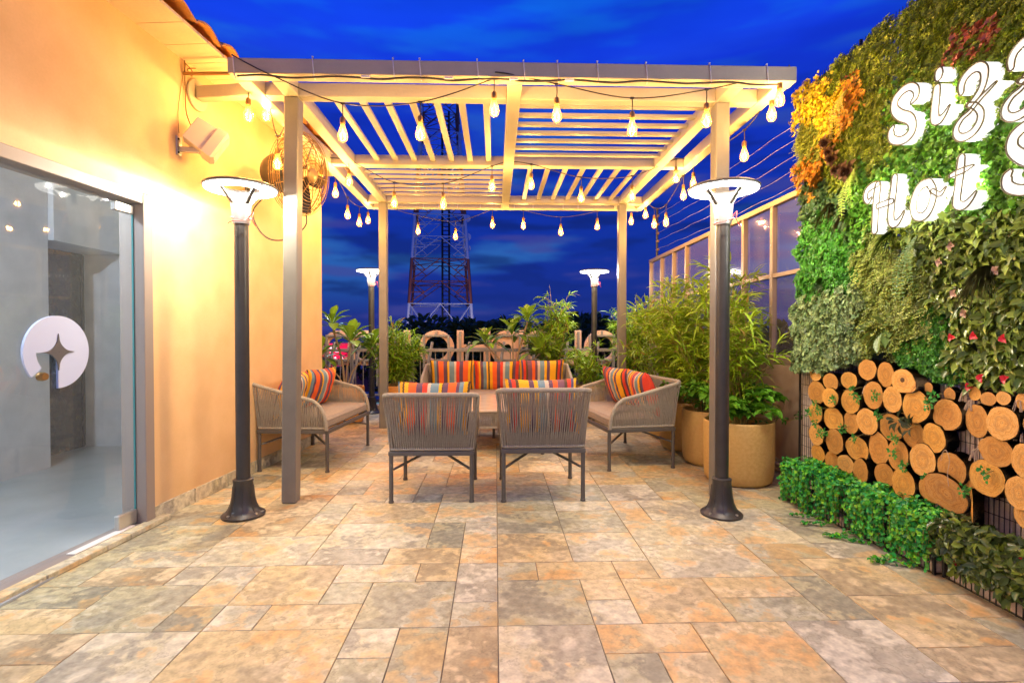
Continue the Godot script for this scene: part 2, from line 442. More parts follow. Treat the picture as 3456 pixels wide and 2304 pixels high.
func materials() -> void:
	var grain := grey_tex(90, 0.06, 512, 0.0, 1.0, 5)
	var fine := grey_tex(91, 0.2, 256, 0.0, 1.0, 3)
	# floor stone, three mixes of beige, grey and rust
	var beige := Vector3(0.55, 0.50, 0.31)
	var pale := Vector3(0.64, 0.60, 0.43)
	var grey := Vector3(0.37, 0.345, 0.245)
	var rust := Vector3(0.60, 0.40, 0.17)
	var i := 0
	for set_ in [[[beige, pale, rust, grey], [0.52, 0.64, 0.55]], [[grey, beige, rust, pale], [0.50, 0.69, 0.60]], [[pale, beige, rust, grey], [0.45, 0.49, 0.60]], [[grey * 1.2, grey * 0.95, pale, rust], [0.5, 0.60, 0.64]]]:
		var m := mat(Color.WHITE, 0.42, 0.0, 0.5)
		m.albedo_texture = stone_tex(200 + i * 10, 512, set_[0], set_[1])
		m.uv1_scale = Vector3(0.62, 0.62, 1)
		m.heightmap_enabled = true
		m.heightmap_texture = grain
		m.heightmap_scale = 0.22
		m.roughness_texture = grey_tex(95 + i, 0.03, 256, 0.55, 1.0)
		m.roughness = 0.62
		mats["stone%d" % i] = m
		for j in 3:
			var mt: StandardMaterial3D = m.duplicate()
			mt.albedo_color = [Color.WHITE, Color(0.89, 0.90, 0.88), Color(1.0, 0.94, 0.85)][j]
			mats["stone%d_%d" % [i, j]] = mt
		i += 1
	mats.grout = mat(lin(0.16, 0.13, 0.10), 0.9)
	mats.wall = tri(mat(Color.WHITE, 0.62, 0, 0.35), mottle_tex(31, 512, Vector3(0.65, 0.43, 0.205), Vector3(0.75, 0.515, 0.265), 0.012, 0.07), 0.45, fine, 0.03)
	mats.soffit = tri(mat(Color.WHITE, 0.6), mottle_tex(33, 256, Vector3(0.66, 0.53, 0.30), Vector3(0.74, 0.60, 0.36), 0.02, 0.1), 0.7)
	mats.roof_tile = tri(mat(Color.WHITE, 0.7), mottle_tex(35, 256, Vector3(0.62, 0.26, 0.05), Vector3(0.78, 0.40, 0.09), 0.03, 0.3), 1.4)
	mats.door_frame = mat(lin(0.27, 0.23, 0.20), 0.45)
	mats.concrete = tri(mat(Color.WHITE, 0.55), mottle_tex(37, 512, Vector3(0.48, 0.52, 0.56), Vector3(0.62, 0.65, 0.69), 0.012, 0.08), 0.5)
	mats.room_floor = tri(mat(Color.WHITE, 0.3), mottle_tex(39, 512, Vector3(0.26, 0.31, 0.32), Vector3(0.36, 0.41, 0.42), 0.01, 0.05), 0.4)
	mats.dark_panel = tri(mat(Color.WHITE, 0.22), mottle_tex(41, 256, Vector3(0.010, 0.010, 0.011), Vector3(0.035, 0.032, 0.03), 0.03, 0.6), 1.1)
	mats.glass = mat(Color(0.9, 0.97, 1.0, 0.06), 0.02)
	mats.glass.transparency = BaseMaterial3D.TRANSPARENCY_ALPHA
	mats.acrylic = mat(Color(0.50, 0.46, 0.42, 0.30), 0.06)
	mats.acrylic.transparency = BaseMaterial3D.TRANSPARENCY_ALPHA
	mats.glass_edge = mat(lin(0.05, 0.22, 0.22), 0.15)
	mats.steel = mat(lin(0.60, 0.58, 0.54), 0.28, 0.85)
	mats.silver = mat(lin(0.34, 0.34, 0.35), 0.35, 0.6)
	mats.pergola = tri(mat(Color.WHITE, 0.42, 0.0, 0.5), mottle_tex(43, 256, Vector3(0.42, 0.375, 0.26), Vector3(0.48, 0.43, 0.30), 0.02, 0.06), 0.8)
	mats.post = tri(mat(Color.WHITE, 0.38, 0.15, 0.5), mottle_tex(44, 256, Vector3(0.20, 0.185, 0.155), Vector3(0.235, 0.22, 0.185), 0.02, 0.06), 0.8)
	mats.white_plastic = mat(lin(0.74, 0.72, 0.66), 0.5)
	mats.black_cable = mat(lin(0.03, 0.025, 0.02), 0.55)
	mats.lamp_pole = tri(mat(Color.WHITE, 0.36, 0.2), mottle_tex(45, 256, Vector3(0.040, 0.038, 0.036), Vector3(0.055, 0.052, 0.05), 0.03, 0.1), 1.0)
	mats.lamp_top = mat(lin(0.06, 0.06, 0.06), 0.45)
	mats.lamp_white = mat(lin(0.7, 0.7, 0.7), 0.4)
	mats.ring_light = mat(Color.WHITE, 0.4)
	mats.ring_light.emission_enabled = true
	mats.ring_light.emission = Color(1.0, 0.98, 0.94)
	mats.ring_light.emission_energy_multiplier = 5.0
	mats.bulb_glass = mat(Color(1.0, 0.75, 0.35, 0.3), 0.05)
	mats.bulb_glass.transparency = BaseMaterial3D.TRANSPARENCY_ALPHA
	mats.bulb_glass.emission_enabled = true
	mats.bulb_glass.emission = Color(1.0, 0.55, 0.08)
	mats.bulb_glass.emission_energy_multiplier = 3.2
	mats.filament = mat(Color.WHITE, 0.5)
	mats.filament.emission_enabled = true
	mats.filament.emission = Color(1.0, 0.72, 0.28)
	mats.filament.emission_energy_multiplier = 4.5
	mats.brass = mat(lin(0.30, 0.17, 0.06), 0.4, 0.7)
	mats.rope = tri(mat(Color.WHITE, 0.75), mottle_tex(47, 256, Vector3(0.27, 0.245, 0.19), Vector3(0.37, 0.335, 0.26), 0.05, 0.35), 3.0)
	mats.frame = mat(lin(0.115, 0.11, 0.10), 0.4, 0.3)
	mats.pad = tri(mat(Color.WHITE, 0.85), mottle_tex(49, 256, Vector3(0.25, 0.21, 0.165), Vector3(0.31, 0.265, 0.21), 0.03, 0.3), 3.0, fine, 0.05)
	mats.marble = tri(mat(Color.WHITE, 0.09, 0, 0.6), mottle_tex(51, 256, Vector3(0.60, 0.50, 0.38), Vector3(0.72, 0.62, 0.48), 0.02, 0.1), 1.2)
	for k in 3:
		var m := mat(Color.WHITE, 0.8)
		m.albedo_texture = stripes(k)
		m.heightmap_enabled = true
		m.heightmap_texture = fine
		m.heightmap_scale = 0.03
		mats["stripe%d" % k] = m
	mats.pot = tri(mat(Color.WHITE, 0.55), mottle_tex(53, 512, Vector3(0.52, 0.32, 0.085), Vector3(0.64, 0.42, 0.14), 0.03, 0.5), 2.0, fine, 0.06)
	mats.pot_orange = tri(mat(Color.WHITE, 0.5), mottle_tex(55, 256, Vector3(0.58, 0.26, 0.05), Vector3(0.68, 0.33, 0.08), 0.03, 0.3), 2.0)
	mats.soil = tri(mat(Color.WHITE, 0.95), mottle_tex(57, 256, Vector3(0.03, 0.02, 0.012), Vector3(0.09, 0.06, 0.035), 0.08, 0.6), 3.0, grain, 1.0)
	mats.leaf = foliage_mat(0.42, 0.45)
	mats.gloss_leaf = foliage_mat(0.28, 0.2)
	mats.plastic_leaf = foliage_mat(0.36, 0.3)
	mats.bark = tri(mat(Color.WHITE, 0.9), mottle_tex(59, 256, Vector3(0.15, 0.10, 0.065), Vector3(0.33, 0.24, 0.16), 0.08, 0.6), 5.0, grain, 0.8)
	mats.stem = tri(mat(Color.WHITE, 0.6), mottle_tex(61, 256, Vector3(0.25, 0.19, 0.05), Vector3(0.36, 0.30, 0.08), 0.06, 0.4), 5.0)
	mats.plumeria_stem = tri(mat(Color.WHITE, 0.7), mottle_tex(63, 256, Vector3(0.30, 0.20, 0.10), Vector3(0.42, 0.30, 0.17), 0.06, 0.4), 5.0)
	mats.parapet = tri(mat(Color.WHITE, 0.7), mottle_tex(65, 512, Vector3(0.40, 0.27, 0.17), Vector3(0.50, 0.35, 0.23), 0.012, 0.12), 0.6, fine, 0.06)
	mats.partition_frame = mat(lin(0.36, 0.26, 0.17), 0.42, 0.2)
	mats.railing = mat(lin(0.27, 0.235, 0.19), 0.5)
	mats.letter_back = tri(mat(Color.WHITE, 0.6), mottle_tex(67, 256, Vector3(0.62, 0.37, 0.23), Vector3(0.72, 0.45, 0.30), 0.02, 0.15), 1.0)
	mats.plank = tri(mat(Color.WHITE, 0.75), mottle_tex(69, 256, Vector3(0.62, 0.47, 0.36), Vector3(0.76, 0.62, 0.50), 0.03, 0.3), 1.5, grain, 0.15)
	mats.mesh_wire = mat(lin(0.02, 0.018, 0.015), 0.5)
	mats.mat_green = mat(lin(0.05, 0.09, 0.03), 0.9)
	mats.knot = mat(lin(0.10, 0.05, 0.02), 0.9)
	for k in 4:
		var m := mat(Color.WHITE, 0.6)
		m.albedo_texture = ring_tex(300 + k * 7)
		m.heightmap_enabled = true
		m.heightmap_texture = fine
		m.heightmap_scale = 0.08
		for j in 4:
			var mt: StandardMaterial3D = m.duplicate()
			mt.albedo_color = [Color.WHITE, Color(0.90, 0.86, 0.80), Color(0.97, 0.95, 0.84), Color(0.86, 0.82, 0.76)][j]
			mats["rings%d_%d" % [k, j]] = mt
	mats.sign_white = mat(lin(0.35, 0.35, 0.35), 0.4)
	mats.sign_white.emission_enabled = true
	mats.sign_white.emission = Color(1.0, 0.99, 0.97)
	mats.sign_white.emission_energy_multiplier = 0.82
	mats.sign_trim = mat(lin(0.07, 0.06, 0.02), 0.5)
	mats.red_tower = mat(lin(0.42, 0.12, 0.06), 0.6)
	mats.white_tower = mat(lin(0.82, 0.82, 0.82), 0.6)
	mats.dark_steel = mat(lin(0.02, 0.02, 0.025), 0.6)
	mats.twine = mat(lin(0.45, 0.34, 0.22), 0.9)

func stripes(k: int) -> ImageTexture:
	var cols := {"o": Color8(236, 98, 32), "r": Color8(216, 60, 34), "p": Color8(98, 68, 88), "b": Color8(112, 142, 152), "y": Color8(238, 172, 18), "n": Color8(86, 62, 34), "c": Color8(202, 182, 158), "m": Color8(122, 78, 92), "v": Color8(88, 78, 112), "w": Color8(214, 206, 200)}
	var seqs := ["b2 y3 n2 y4 o8 p6 r5 c3 b8 y3 n1 p5 o8 p3 b4 y4 n2", "r6 p4 n2 y5 b8 c4 r5 p6 o8 y5 n3 y3 b6 p5 y3 o3 r5", "y3 p3 r4 n3 y10 p5 y4 b7 c4 p4 o5 m7 n3 r4 v3 y3"]
	var runs := []
	var total := 0
	for item in seqs[k].split(" "):
		runs.append([item[0], int(item.substr(1))])
		total += int(item.substr(1))
	var w := 1024
	var h := 128
	var im := Image.create(w, h, false, Image.FORMAT_RGB8)
	for y in h:
		# woven saw-tooth edge on the stripes
		var z := absf(fposmod(y / 8.0, 1.0) - 0.5) * 2.0
		var at := 0.0
		var x := 0
		for q in runs.size():
			at += runs[q][1]
			var edge := int(at / total * w + (z - 0.5) * (7.0 if runs[q][0] in ["y", "n", "c"] else 1.0))
			if q == runs.size() - 1:
				edge = w
			var c: Color = cols[runs[q][0]]
			while x < edge and x < w:
				var g := 1.0 - 0.05 * float((x + y) % 2) - 0.04 * float(y % 3 == 0)
				im.set_pixel(x, y, Color(c.r * g, c.g * g, c.b * g))
				x += 1
	return ImageTexture.create_from_image(im)

func ring_tex(sd: int) -> ImageTexture:
	var w := 384
	var n1 := noise(sd, 0.010, 3)
	var n2 := noise(sd + 1, 0.05, 3)
	var n3 := noise(sd + 2, 0.25, 2)
	var im := Image.create(w, w, false, Image.FORMAT_RGB8)
	for y in w:
		for x in w:
			var q := Vector2(x - w * 0.5, y - w * 0.5) + Vector2(n1.get_noise_2d(x, y), n1.get_noise_2d(x + 900, y)) * 26.0
			var r := q.length() / (w * 0.5)
			var band := 0.5 + 0.5 * sin(r * 58.0 + n2.get_noise_2d(x, y) * 3.0)
			var wide := 0.5 + 0.5 * sin(r * 17.0 + 1.0 + n1.get_noise_2d(x * 2, y) * 3.0)
			var c := Vector3(0.72, 0.38, 0.085).lerp(Vector3(0.46, 0.20, 0.04), 0.85 * band * band)
			c = c.lerp(Vector3(0.78, 0.50, 0.17), 0.45 * wide)
			c = c.lerp(Vector3(0.36, 0.16, 0.045), 0.75 * (1.0 - sm(0.05, 0.11, absf(r - 0.36 - 0.05 * n2.get_noise_2d(x * 0.5, y * 0.5)))) * 0.55)
			c = c.lerp(Vector3(0.33, 0.15, 0.05), 0.8 * (1.0 - sm(0.0, 0.10, r)))
			c = c.lerp(Vector3(0.30, 0.12, 0.04), sm(0.93, 1.0, r))
			# saw marks across the cut
			c *= 1.0 + 0.10 * n3.get_noise_2d(x * 0.12, y * 1.2 + x * 0.15) + 0.08 * n3.get_noise_2d(x, y)
			var s := Color(c.x, c.y, c.z).linear_to_srgb()
			im.set_pixel(x, y, s)
	return ImageTexture.create_from_image(im)

func floor_tiles() -> void:
	var slab := MB.new()
	slab.box(Vector3(0.2, -0.105, -2.7), Vector3(5.2, 0.2, 12.0))
	var fl := structure(slab, "floor", mats.grout, "patio floor of mixed beige, grey and rust slate tiles")
	# 0.2 m module; a few tiles are set out as in the photograph, the rest fill the grid with the same sizes
	var nx := 24
	var nz := 54
	var x0 := -0.19 - 10 * 0.2
	var grid := PackedInt32Array()
	grid.resize(nx * nz)
	var list := []
	# columns counted from x0, rows counted from z = 2.45 away from the camera (the listed row 6 starts at -1.75)
	var fixed := [[10, 9, 1, 2, 3], [10, 8, 1, 1, 2], [10, 6, 1, 2, 3], [10, 11, 1, 1, 2], [10, 12, 1, 2, 0], [8, 8, 2, 2, 0], [7, 10, 2, 1, 0], [9, 10, 1, 1, 1], [7, 9, 1, 1, 1], [5, 9, 2, 2, 0], [6, 8, 2, 1, 0], [5, 8, 1, 1, 2], [4, 9, 1, 2, 0], [1, 10, 2, 1, 3], [3, 10, 1, 1, 1], [2, 8, 2, 2, 0], [4, 8, 1, 1, 1], [1, 7, 2, 1, 3], [8, 7, 1, 1, 1], [9, 6, 1, 2, 2], [5, 6, 3, 2, 0], [3, 6, 2, 2, 1], [8, 6, 1, 1, 0], [11, 8, 2, 2, 1], [13, 8, 1, 1, 1], [14, 8, 2, 2, 0], [11, 10, 1, 1, 2], [12, 10, 2, 1, 0], [14, 10, 1, 1, 2], [11, 11, 2, 2, 1], [13, 11, 2, 2, 0], [13, 7, 2, 1, 2], [11, 6, 2, 2, 1], [15, 6, 2, 2, 0], [15, 7, 1, 1, 2], [13, 6, 1, 1, 1], [14, 6, 1, 1, 0]]
	for q in fixed:
		q[1] += 15
		var free := true
		for a in q[2]:
			for b in q[3]:
				free = free and grid[(q[1] + b) * nx + q[0] + a] == 0
		if free:
			for a in q[2]:
				for b in q[3]:
					grid[(q[1] + b) * nx + q[0] + a] = 1
			list.append(q)
	for j in nz:
		for i in nx:
			if grid[j * nx + i]:
				continue
			var opts := [[2, 2], [2, 1], [1, 2], [1, 1], [2, 2], [2, 1], [3, 2]]
			var pick: Array = [1, 1]
			for tries in 4:
				var o: Array = opts[rng.randi() % 7]
				var free := true
				for a in o[0]:
					for b in o[1]:
						free = free and i + a < nx and j + b < nz and grid[mini(j + b, nz - 1) * nx + mini(i + a, nx - 1)] == 0
				if free:
					pick = o
					break
			for a in pick[0]:
				for b in pick[1]:
					grid[(j + b) * nx + i + a] = 1
			list.append([i, j, pick[0], pick[1], [0, 0, 1, 2, 0, 1, 3][rng.randi() % 7]])
	var shapes := {}
	for q in list:
		var key := "%d_%d" % [q[2], q[3]]
		if not shapes.has(key):
			shapes[key] = []
			for k in 9:
				var b := MB.new()
				b.box(Vector3(0, -0.008, 0), Vector3(q[2] * 0.2 - 0.0035, 0.016, q[3] * 0.2 - 0.0035), Basis(), 0.0016, Vector2(rng.randf() * 9.0, rng.randf() * 9.0))
				shapes[key].append(b.mesh())
	# the 300 that show largest are single tiles, the far ones one mass
	var score := func(q) -> float:
		var z: float = -2.45 + 0.2 * (q[1] + q[3] * 0.5)
		return 99.0 if z < 1.5 else z + absf(x0 + (q[0] + q[2] * 0.5) * 0.2) * 0.15
	list.sort_custom(func(a, b): return score.call(a) < score.call(b))
	var rest := {}
	for k in list.size():
		var q: Array = list[k]
		var at := Vector3(x0 + (q[0] + q[2] * 0.5) * 0.2, rng.randf() * 0.0012 - 0.0006, 2.45 - (q[1] + q[3] * 0.5) * 0.2)
		var sh: ArrayMesh = shapes["%d_%d" % [q[2], q[3]]][rng.randi() % 9]
		var turn := PI if rng.randf() < 0.5 else 0.0
		if k < 298:
			var o := put(sh, "tile", mats["stone%d_%d" % [q[4], rng.randi() % 3]], fl)
			o.position = at
			o.rotation.y = turn
		else:
			if not rest.has(q[4]):
				rest[q[4]] = SurfaceTool.new()
				rest[q[4]].begin(Mesh.PRIMITIVE_TRIANGLES)
			rest[q[4]].append_from(sh, 0, Transform3D(Basis(Vector3.UP, turn), at))
	for key in rest:
		var o := put(rest[key].commit(), "far_tile", mats["stone%d" % key], fl)
		o.set_meta("kind", "stuff")

func building() -> void:
	# frame of the left wall: local x points onto the patio, local -z runs along the wall away from the camera
	var o := thing("cafe_building", "peach painted building wall with glazed doorway and tiled roof edge", "building", Vector3(-2.173, 0, -3.483), deg_to_rad(-4.507))
	var w := MB.new()
	var seg := func(t0: float, t1: float, y0: float, y1: float) -> void:
		w.box(Vector3(-0.1, (y0 + y1) * 0.5, -(t0 + t1) * 0.5), Vector3(0.2, y1 - y0, t1 - t0), Basis(), 0.0)
	seg.call(-0.078, 2.58, -0.1, 3.085)
	seg.call(-1.95, -0.078, 2.07, 3.085)
	seg.call(-4.6, -1.95, -0.1, 3.085)
	w.box(Vector3(-1.3, 1.5, -2.48), Vector3(2.2, 3.17, 0.2), Basis(), 0.004)
	put(w, "wall", mats.wall, o)
	# skirting of stone pieces
	var t := -0.075
	var k := 0
	while t < 2.56:
		var ln := minf(0.395, 2.57 - t)
		var b := MB.new()
		b.box(Vector3(0.006, 0.05, -(t + ln * 0.5)), Vector3(0.012, 0.1, ln - 0.004), Basis(), 0.002, Vector2(k * 1.7, k * 0.6))
		put(b, "skirting_tile", mats["stone%d" % [3, 1, 0][k % 3]], o)
		t += 0.4
		k += 1
	# steel door frame
	var d := MB.new()
	d.box(Vector3(-0.06, 1.03, 0.1175), Vector3(0.16, 2.06, 0.075), Basis(), 0.003)
	d.box(Vector3(-0.06, 2.032, 1.0), Vector3(0.158, 0.066, 1.68), Basis(), 0.003)
	d.box(Vector3(-0.06, 1.03, 1.897), Vector3(0.16, 2.06, 0.1), Basis(), 0.003)
	put(d, "door_frame", mats.door_frame, o)
	# threshold
	var th := MB.new()
	th.box(Vector3(-0.06, 0.012, 1.0), Vector3(0.12, 0.024, 1.68), Basis(), 0.003)
	put(th, "door_sill", mats.door_frame, o)
	t = -0.02
	for j in 6:
		var ln: float = [0.34, 0.17, 0.36, 0.4, 0.4, 0.3][j]
		var b := MB.new()
		b.box(Vector3(0.035, 0.016, t * -1.0 + ln * 0.5 - 0.02), Vector3(0.068, 0.032, ln - 0.004), Basis(), 0.004, Vector2(j * 2.3, j * 1.1))
		put(b, "step_slab", mats["stone%d" % [0, 2, 0, 0, 2, 0][j]], o)
		t -= ln
	# soffit boards
	t = -4.5
	while t < 2.85:
		var b := MB.new()
		b.box(Vector3(0.07, 3.095, -(t + 0.12)), Vector3(0.46, 0.02, 0.236), Basis(), 0.002)
		put(b, "soffit_board", mats.soffit, o)
		t += 0.24
	# roof deck and clay tiles
	var deck := MB.new()
	deck.poly([Vector3(0.30, 3.108, 4.6), Vector3(0.30, 3.108, -2.86), Vector3(-2.4, 4.0, -2.86), Vector3(-2.4, 4.0, 4.6)], Vector3(-1, 0, 0))
	deck.poly([Vector3(0.30, 3.106, 4.6), Vector3(0.30, 3.106, -2.86), Vector3(-2.4, 3.106, -2.86), Vector3(-2.4, 3.106, 4.6)], Vector3(-1, 9, 0))
	put(deck, "roof", mats.roof_tile, o)
	var tile := MB.new()
	var prof := []
	for q in 13:
		var a := q / 12.0
		prof.append(Vector2(a * 0.26, 0.055 * pow(sin(a * PI), 0.8) if a < 0.62 else 0.055 * pow(sin(0.62 * PI), 0.8) * (1.0 - (a - 0.62) / 0.38)))
	for q in 12:
		for lay in [0.0, -0.014]:
			var a0: Vector2 = prof[q]
			var a1: Vector2 = prof[q + 1]
			tile.poly([Vector3(0, a0.y + lay, -a0.x), Vector3(0, a1.y + lay, -a1.x), Vector3(-0.42, a1.y + lay + 0.14, -a1.x), Vector3(-0.42, a0.y + lay + 0.14, -a0.x)], Vector3(0, -1.0 if lay == 0.0 else 2.0, 0))
		var e0: Vector2 = prof[q]
		var e1: Vector2 = prof[q + 1]
		tile.poly([Vector3(0, e0.y, -e0.x), Vector3(0, e1.y, -e1.x), Vector3(0, e1.y - 0.014, -e1.x), Vector3(0, e0.y - 0.014, -e0.x)], Vector3(-1, 0, 0))
	var tm := tile.mesh()
	for row in 2:
		t = -4.3
		while t < 2.6:
			var p := put(tm, "roof_tile", mats.roof_tile, o)
			p.position = Vector3(0.335 - row * 0.36, 3.128 + row * 0.13, -t)
			p.rotation = Vector3(rng.randf_range(-0.02, 0.02), rng.randf_range(-0.02, 0.02), rng.randf_range(-0.015, 0.015))
			t += 0.262
	# glass door leaf with patch fittings and the disc handle
	var g := thing("glass_door", "frameless glass door with white disc handle and steel corner patches", "door", Vector3(-2.173, 0, -3.483), deg_to_rad(-4.507))
	var pane := MB.new()
	pane.poly([Vector3(-0.05, 0.03, 0.162), Vector3(-0.05, 1.99, 0.162), Vector3(-0.05, 1.99, 1.84), Vector3(-0.05, 0.03, 1.84)], Vector3(-1, 1, 1))
	put(pane, "pane", mats.glass, g)
	var ed := MB.new()
	ed.box(Vector3(-0.05, 1.0, 0.159), Vector3(0.012, 1.95, 0.004))
	put(ed, "pane_edge", mats.glass_edge, g)
	for y in [1.955, 0.075]:
		var pf := MB.new()
		pf.box(Vector3(-0.05, y, 0.236), Vector3(0.034, 0.052 if y > 1 else 0.085, 0.14), Basis(), 0.004)
		put(pf, "patch_fitting", mats.steel, g)
	var st := MB.new()
	st.box(Vector3(-0.035, 0.028, 0.42), Vector3(0.05, 0.006, 0.42), Basis(), 0.001)
	put(st, "floor_plate", mats.white_plastic, g)
	# disc: star shaped opening in the middle and one quarter cut away
	var hd := MB.new()
	var R := 0.187
	var star := func(a: float) -> float:
		var c := absf(cos(a))
		var s := absf(sin(a))
		return 0.092 / pow(pow(c, 0.52) + pow(s, 0.52), 1.0 / 0.52)
	var hc := Vector3(-0.038, 1.105, 0.692)
	var m := 72
	for q in m:
		var a0 := TAU * q / m
		var a1 := TAU * (q + 1) / m
		var mid := (a0 + a1) * 0.5
		if mid > PI and mid < PI * 1.5 and mid > PI + 0.02:
			# the missing lower quarter: only a narrow rim segment stays
			if mid > PI * 1.22:
				continue
			var r0 := 0.12
			_ring_piece(hd, hc, r0, r0, R, R, a0, a1, 0.012)
			continue
		_ring_piece(hd, hc, 0.004, 0.004, R, R, a0, a1, 0.012)
	var dh := put(hd, "disc_handle", mat(lin(0.48, 0.56, 0.76), 0.35), g)
	var sr := MB.new()
	for q in m:
		_ring_piece(sr, hc + Vector3(0.008, 0, 0), 0.002, 0.002, star.call(TAU * q / m) + 0.003, star.call(TAU * (q + 1) / m) + 0.003, TAU * q / m, TAU * (q + 1) / m, 0.006)
	put(sr, "star_inlay", mat(lin(0.10, 0.10, 0.105), 0.3), dh)
	var kn := MB.new()
	kn.lathe([Vector2(0.0, 0.012), Vector2(0.018, 0.012), Vector2(0.022, 0.0), Vector2(0.022, -0.02)], 16, Transform3D(Basis(Vector3(0, 0, 1), -PI / 2), Vector3(-0.03, 0.985, 0.777)))
	put(kn, "lock_cylinder", mats.brass, g)

func _ring_piece(b: MB, c: Vector3, r0: float, r1: float, q0: float, q1: float, a0: float, a1: float, thick: float) -> void:
	# a wedge of a flat ring in the plane across local x; angles run from local -z towards up
	var pt := func(r: float, a: float, x: float) -> Vector3:
		return c + Vector3(x, sin(a) * r, -cos(a) * r)
	var h := thick * 0.5
	var inside: Vector3 = pt.call((r0 + q0) * 0.5, (a0 + a1) * 0.5, 0.0)
	for s in [-1, 1]:
		b.poly([pt.call(r0, a0, h * s), pt.call(q0, a0, h * s), pt.call(q1, a1, h * s), pt.call(r1, a1, h * s)], inside)
	b.poly([pt.call(q0, a0, h), pt.call(q1, a1, h), pt.call(q1, a1, -h), pt.call(q0, a0, -h)], inside)
	b.poly([pt.call(r0, a0, h), pt.call(r1, a1, h), pt.call(r1, a1, -h), pt.call(r0, a0, -h)], inside)

func room() -> void:
	var f := MB.new()
	f.box(Vector3(-3.9, -0.04, -2.6), Vector3(3.46, 0.1, 6.6))
	structure(f, "room_floor", mats.room_floor, "smooth grey cement floor inside the glass door")
	var c := MB.new()
	c.box(Vector3(-3.95, 2.72, -2.6), Vector3(3.3, 0.1, 6.6))
	structure(c, "room_ceiling", mats.concrete, "grey ceiling inside the glass door")
	var w := MB.new()
	# inner skin of the street wall, side wall block, end wall with its deep recess
	w.box(Vector3(-4.67, 1.34, -2.12), Vector3(1.4, 2.7, 5.4), Basis(), 0.003)
	w.box(Vector3(-3.075, 1.34, -5.85), Vector3(1.70, 2.7, 0.3), Basis(), 0.003)
	w.box(Vector3(-4.575, 2.36, -5.41), Vector3(1.3, 0.66, 1.17), Basis(), 0.003)
	w.box(Vector3(-4.2, 1.0, -5.848), Vector3(0.54, 2.05, 0.29), Basis(), 0.003)
	w.box(Vector3(-3.6, 1.34, 0.7), Vector3(2.6, 2.7, 0.2), Basis(), 0.003)
	structure(w, "room_wall", mats.concrete, "grey cement plastered wall inside the glass door")
	var d := thing("dark_window", "dark glazed panel in a deep cement recess", "window", Vector3(-4.36, 0, -5.262))
	var p := MB.new()
	p.box(Vector3(0, 1.02, 0), Vector3(0.03, 2.02, 0.88), Basis(), 0.002)
	put(p, "pane", mats.dark_panel, d)
	var fr := MB.new()
	for z in [-0.43, 0.05, 0.43]:
		fr.box(Vector3(0.022, 1.02, z), Vector3(0.012, 2.0, 0.03), Basis(), 0.002)
	put(fr, "frame", mats.dark_steel, d)
	var l := thing("ceiling_light", "square white panel light on the room ceiling", "ceiling light", Vector3(-3.15, 2.66, -2.1))
	var h := MB.new()
	h.box(Vector3.ZERO, Vector3(0.44, 0.02, 0.44), Basis(), 0.003)
	put(h, "diffuser", mats.ring_light, l)
	omni(l, Vector3(0, -0.004, 0), Color(0.86, 0.93, 1.0), ROOM_ENERGY, 0.05)
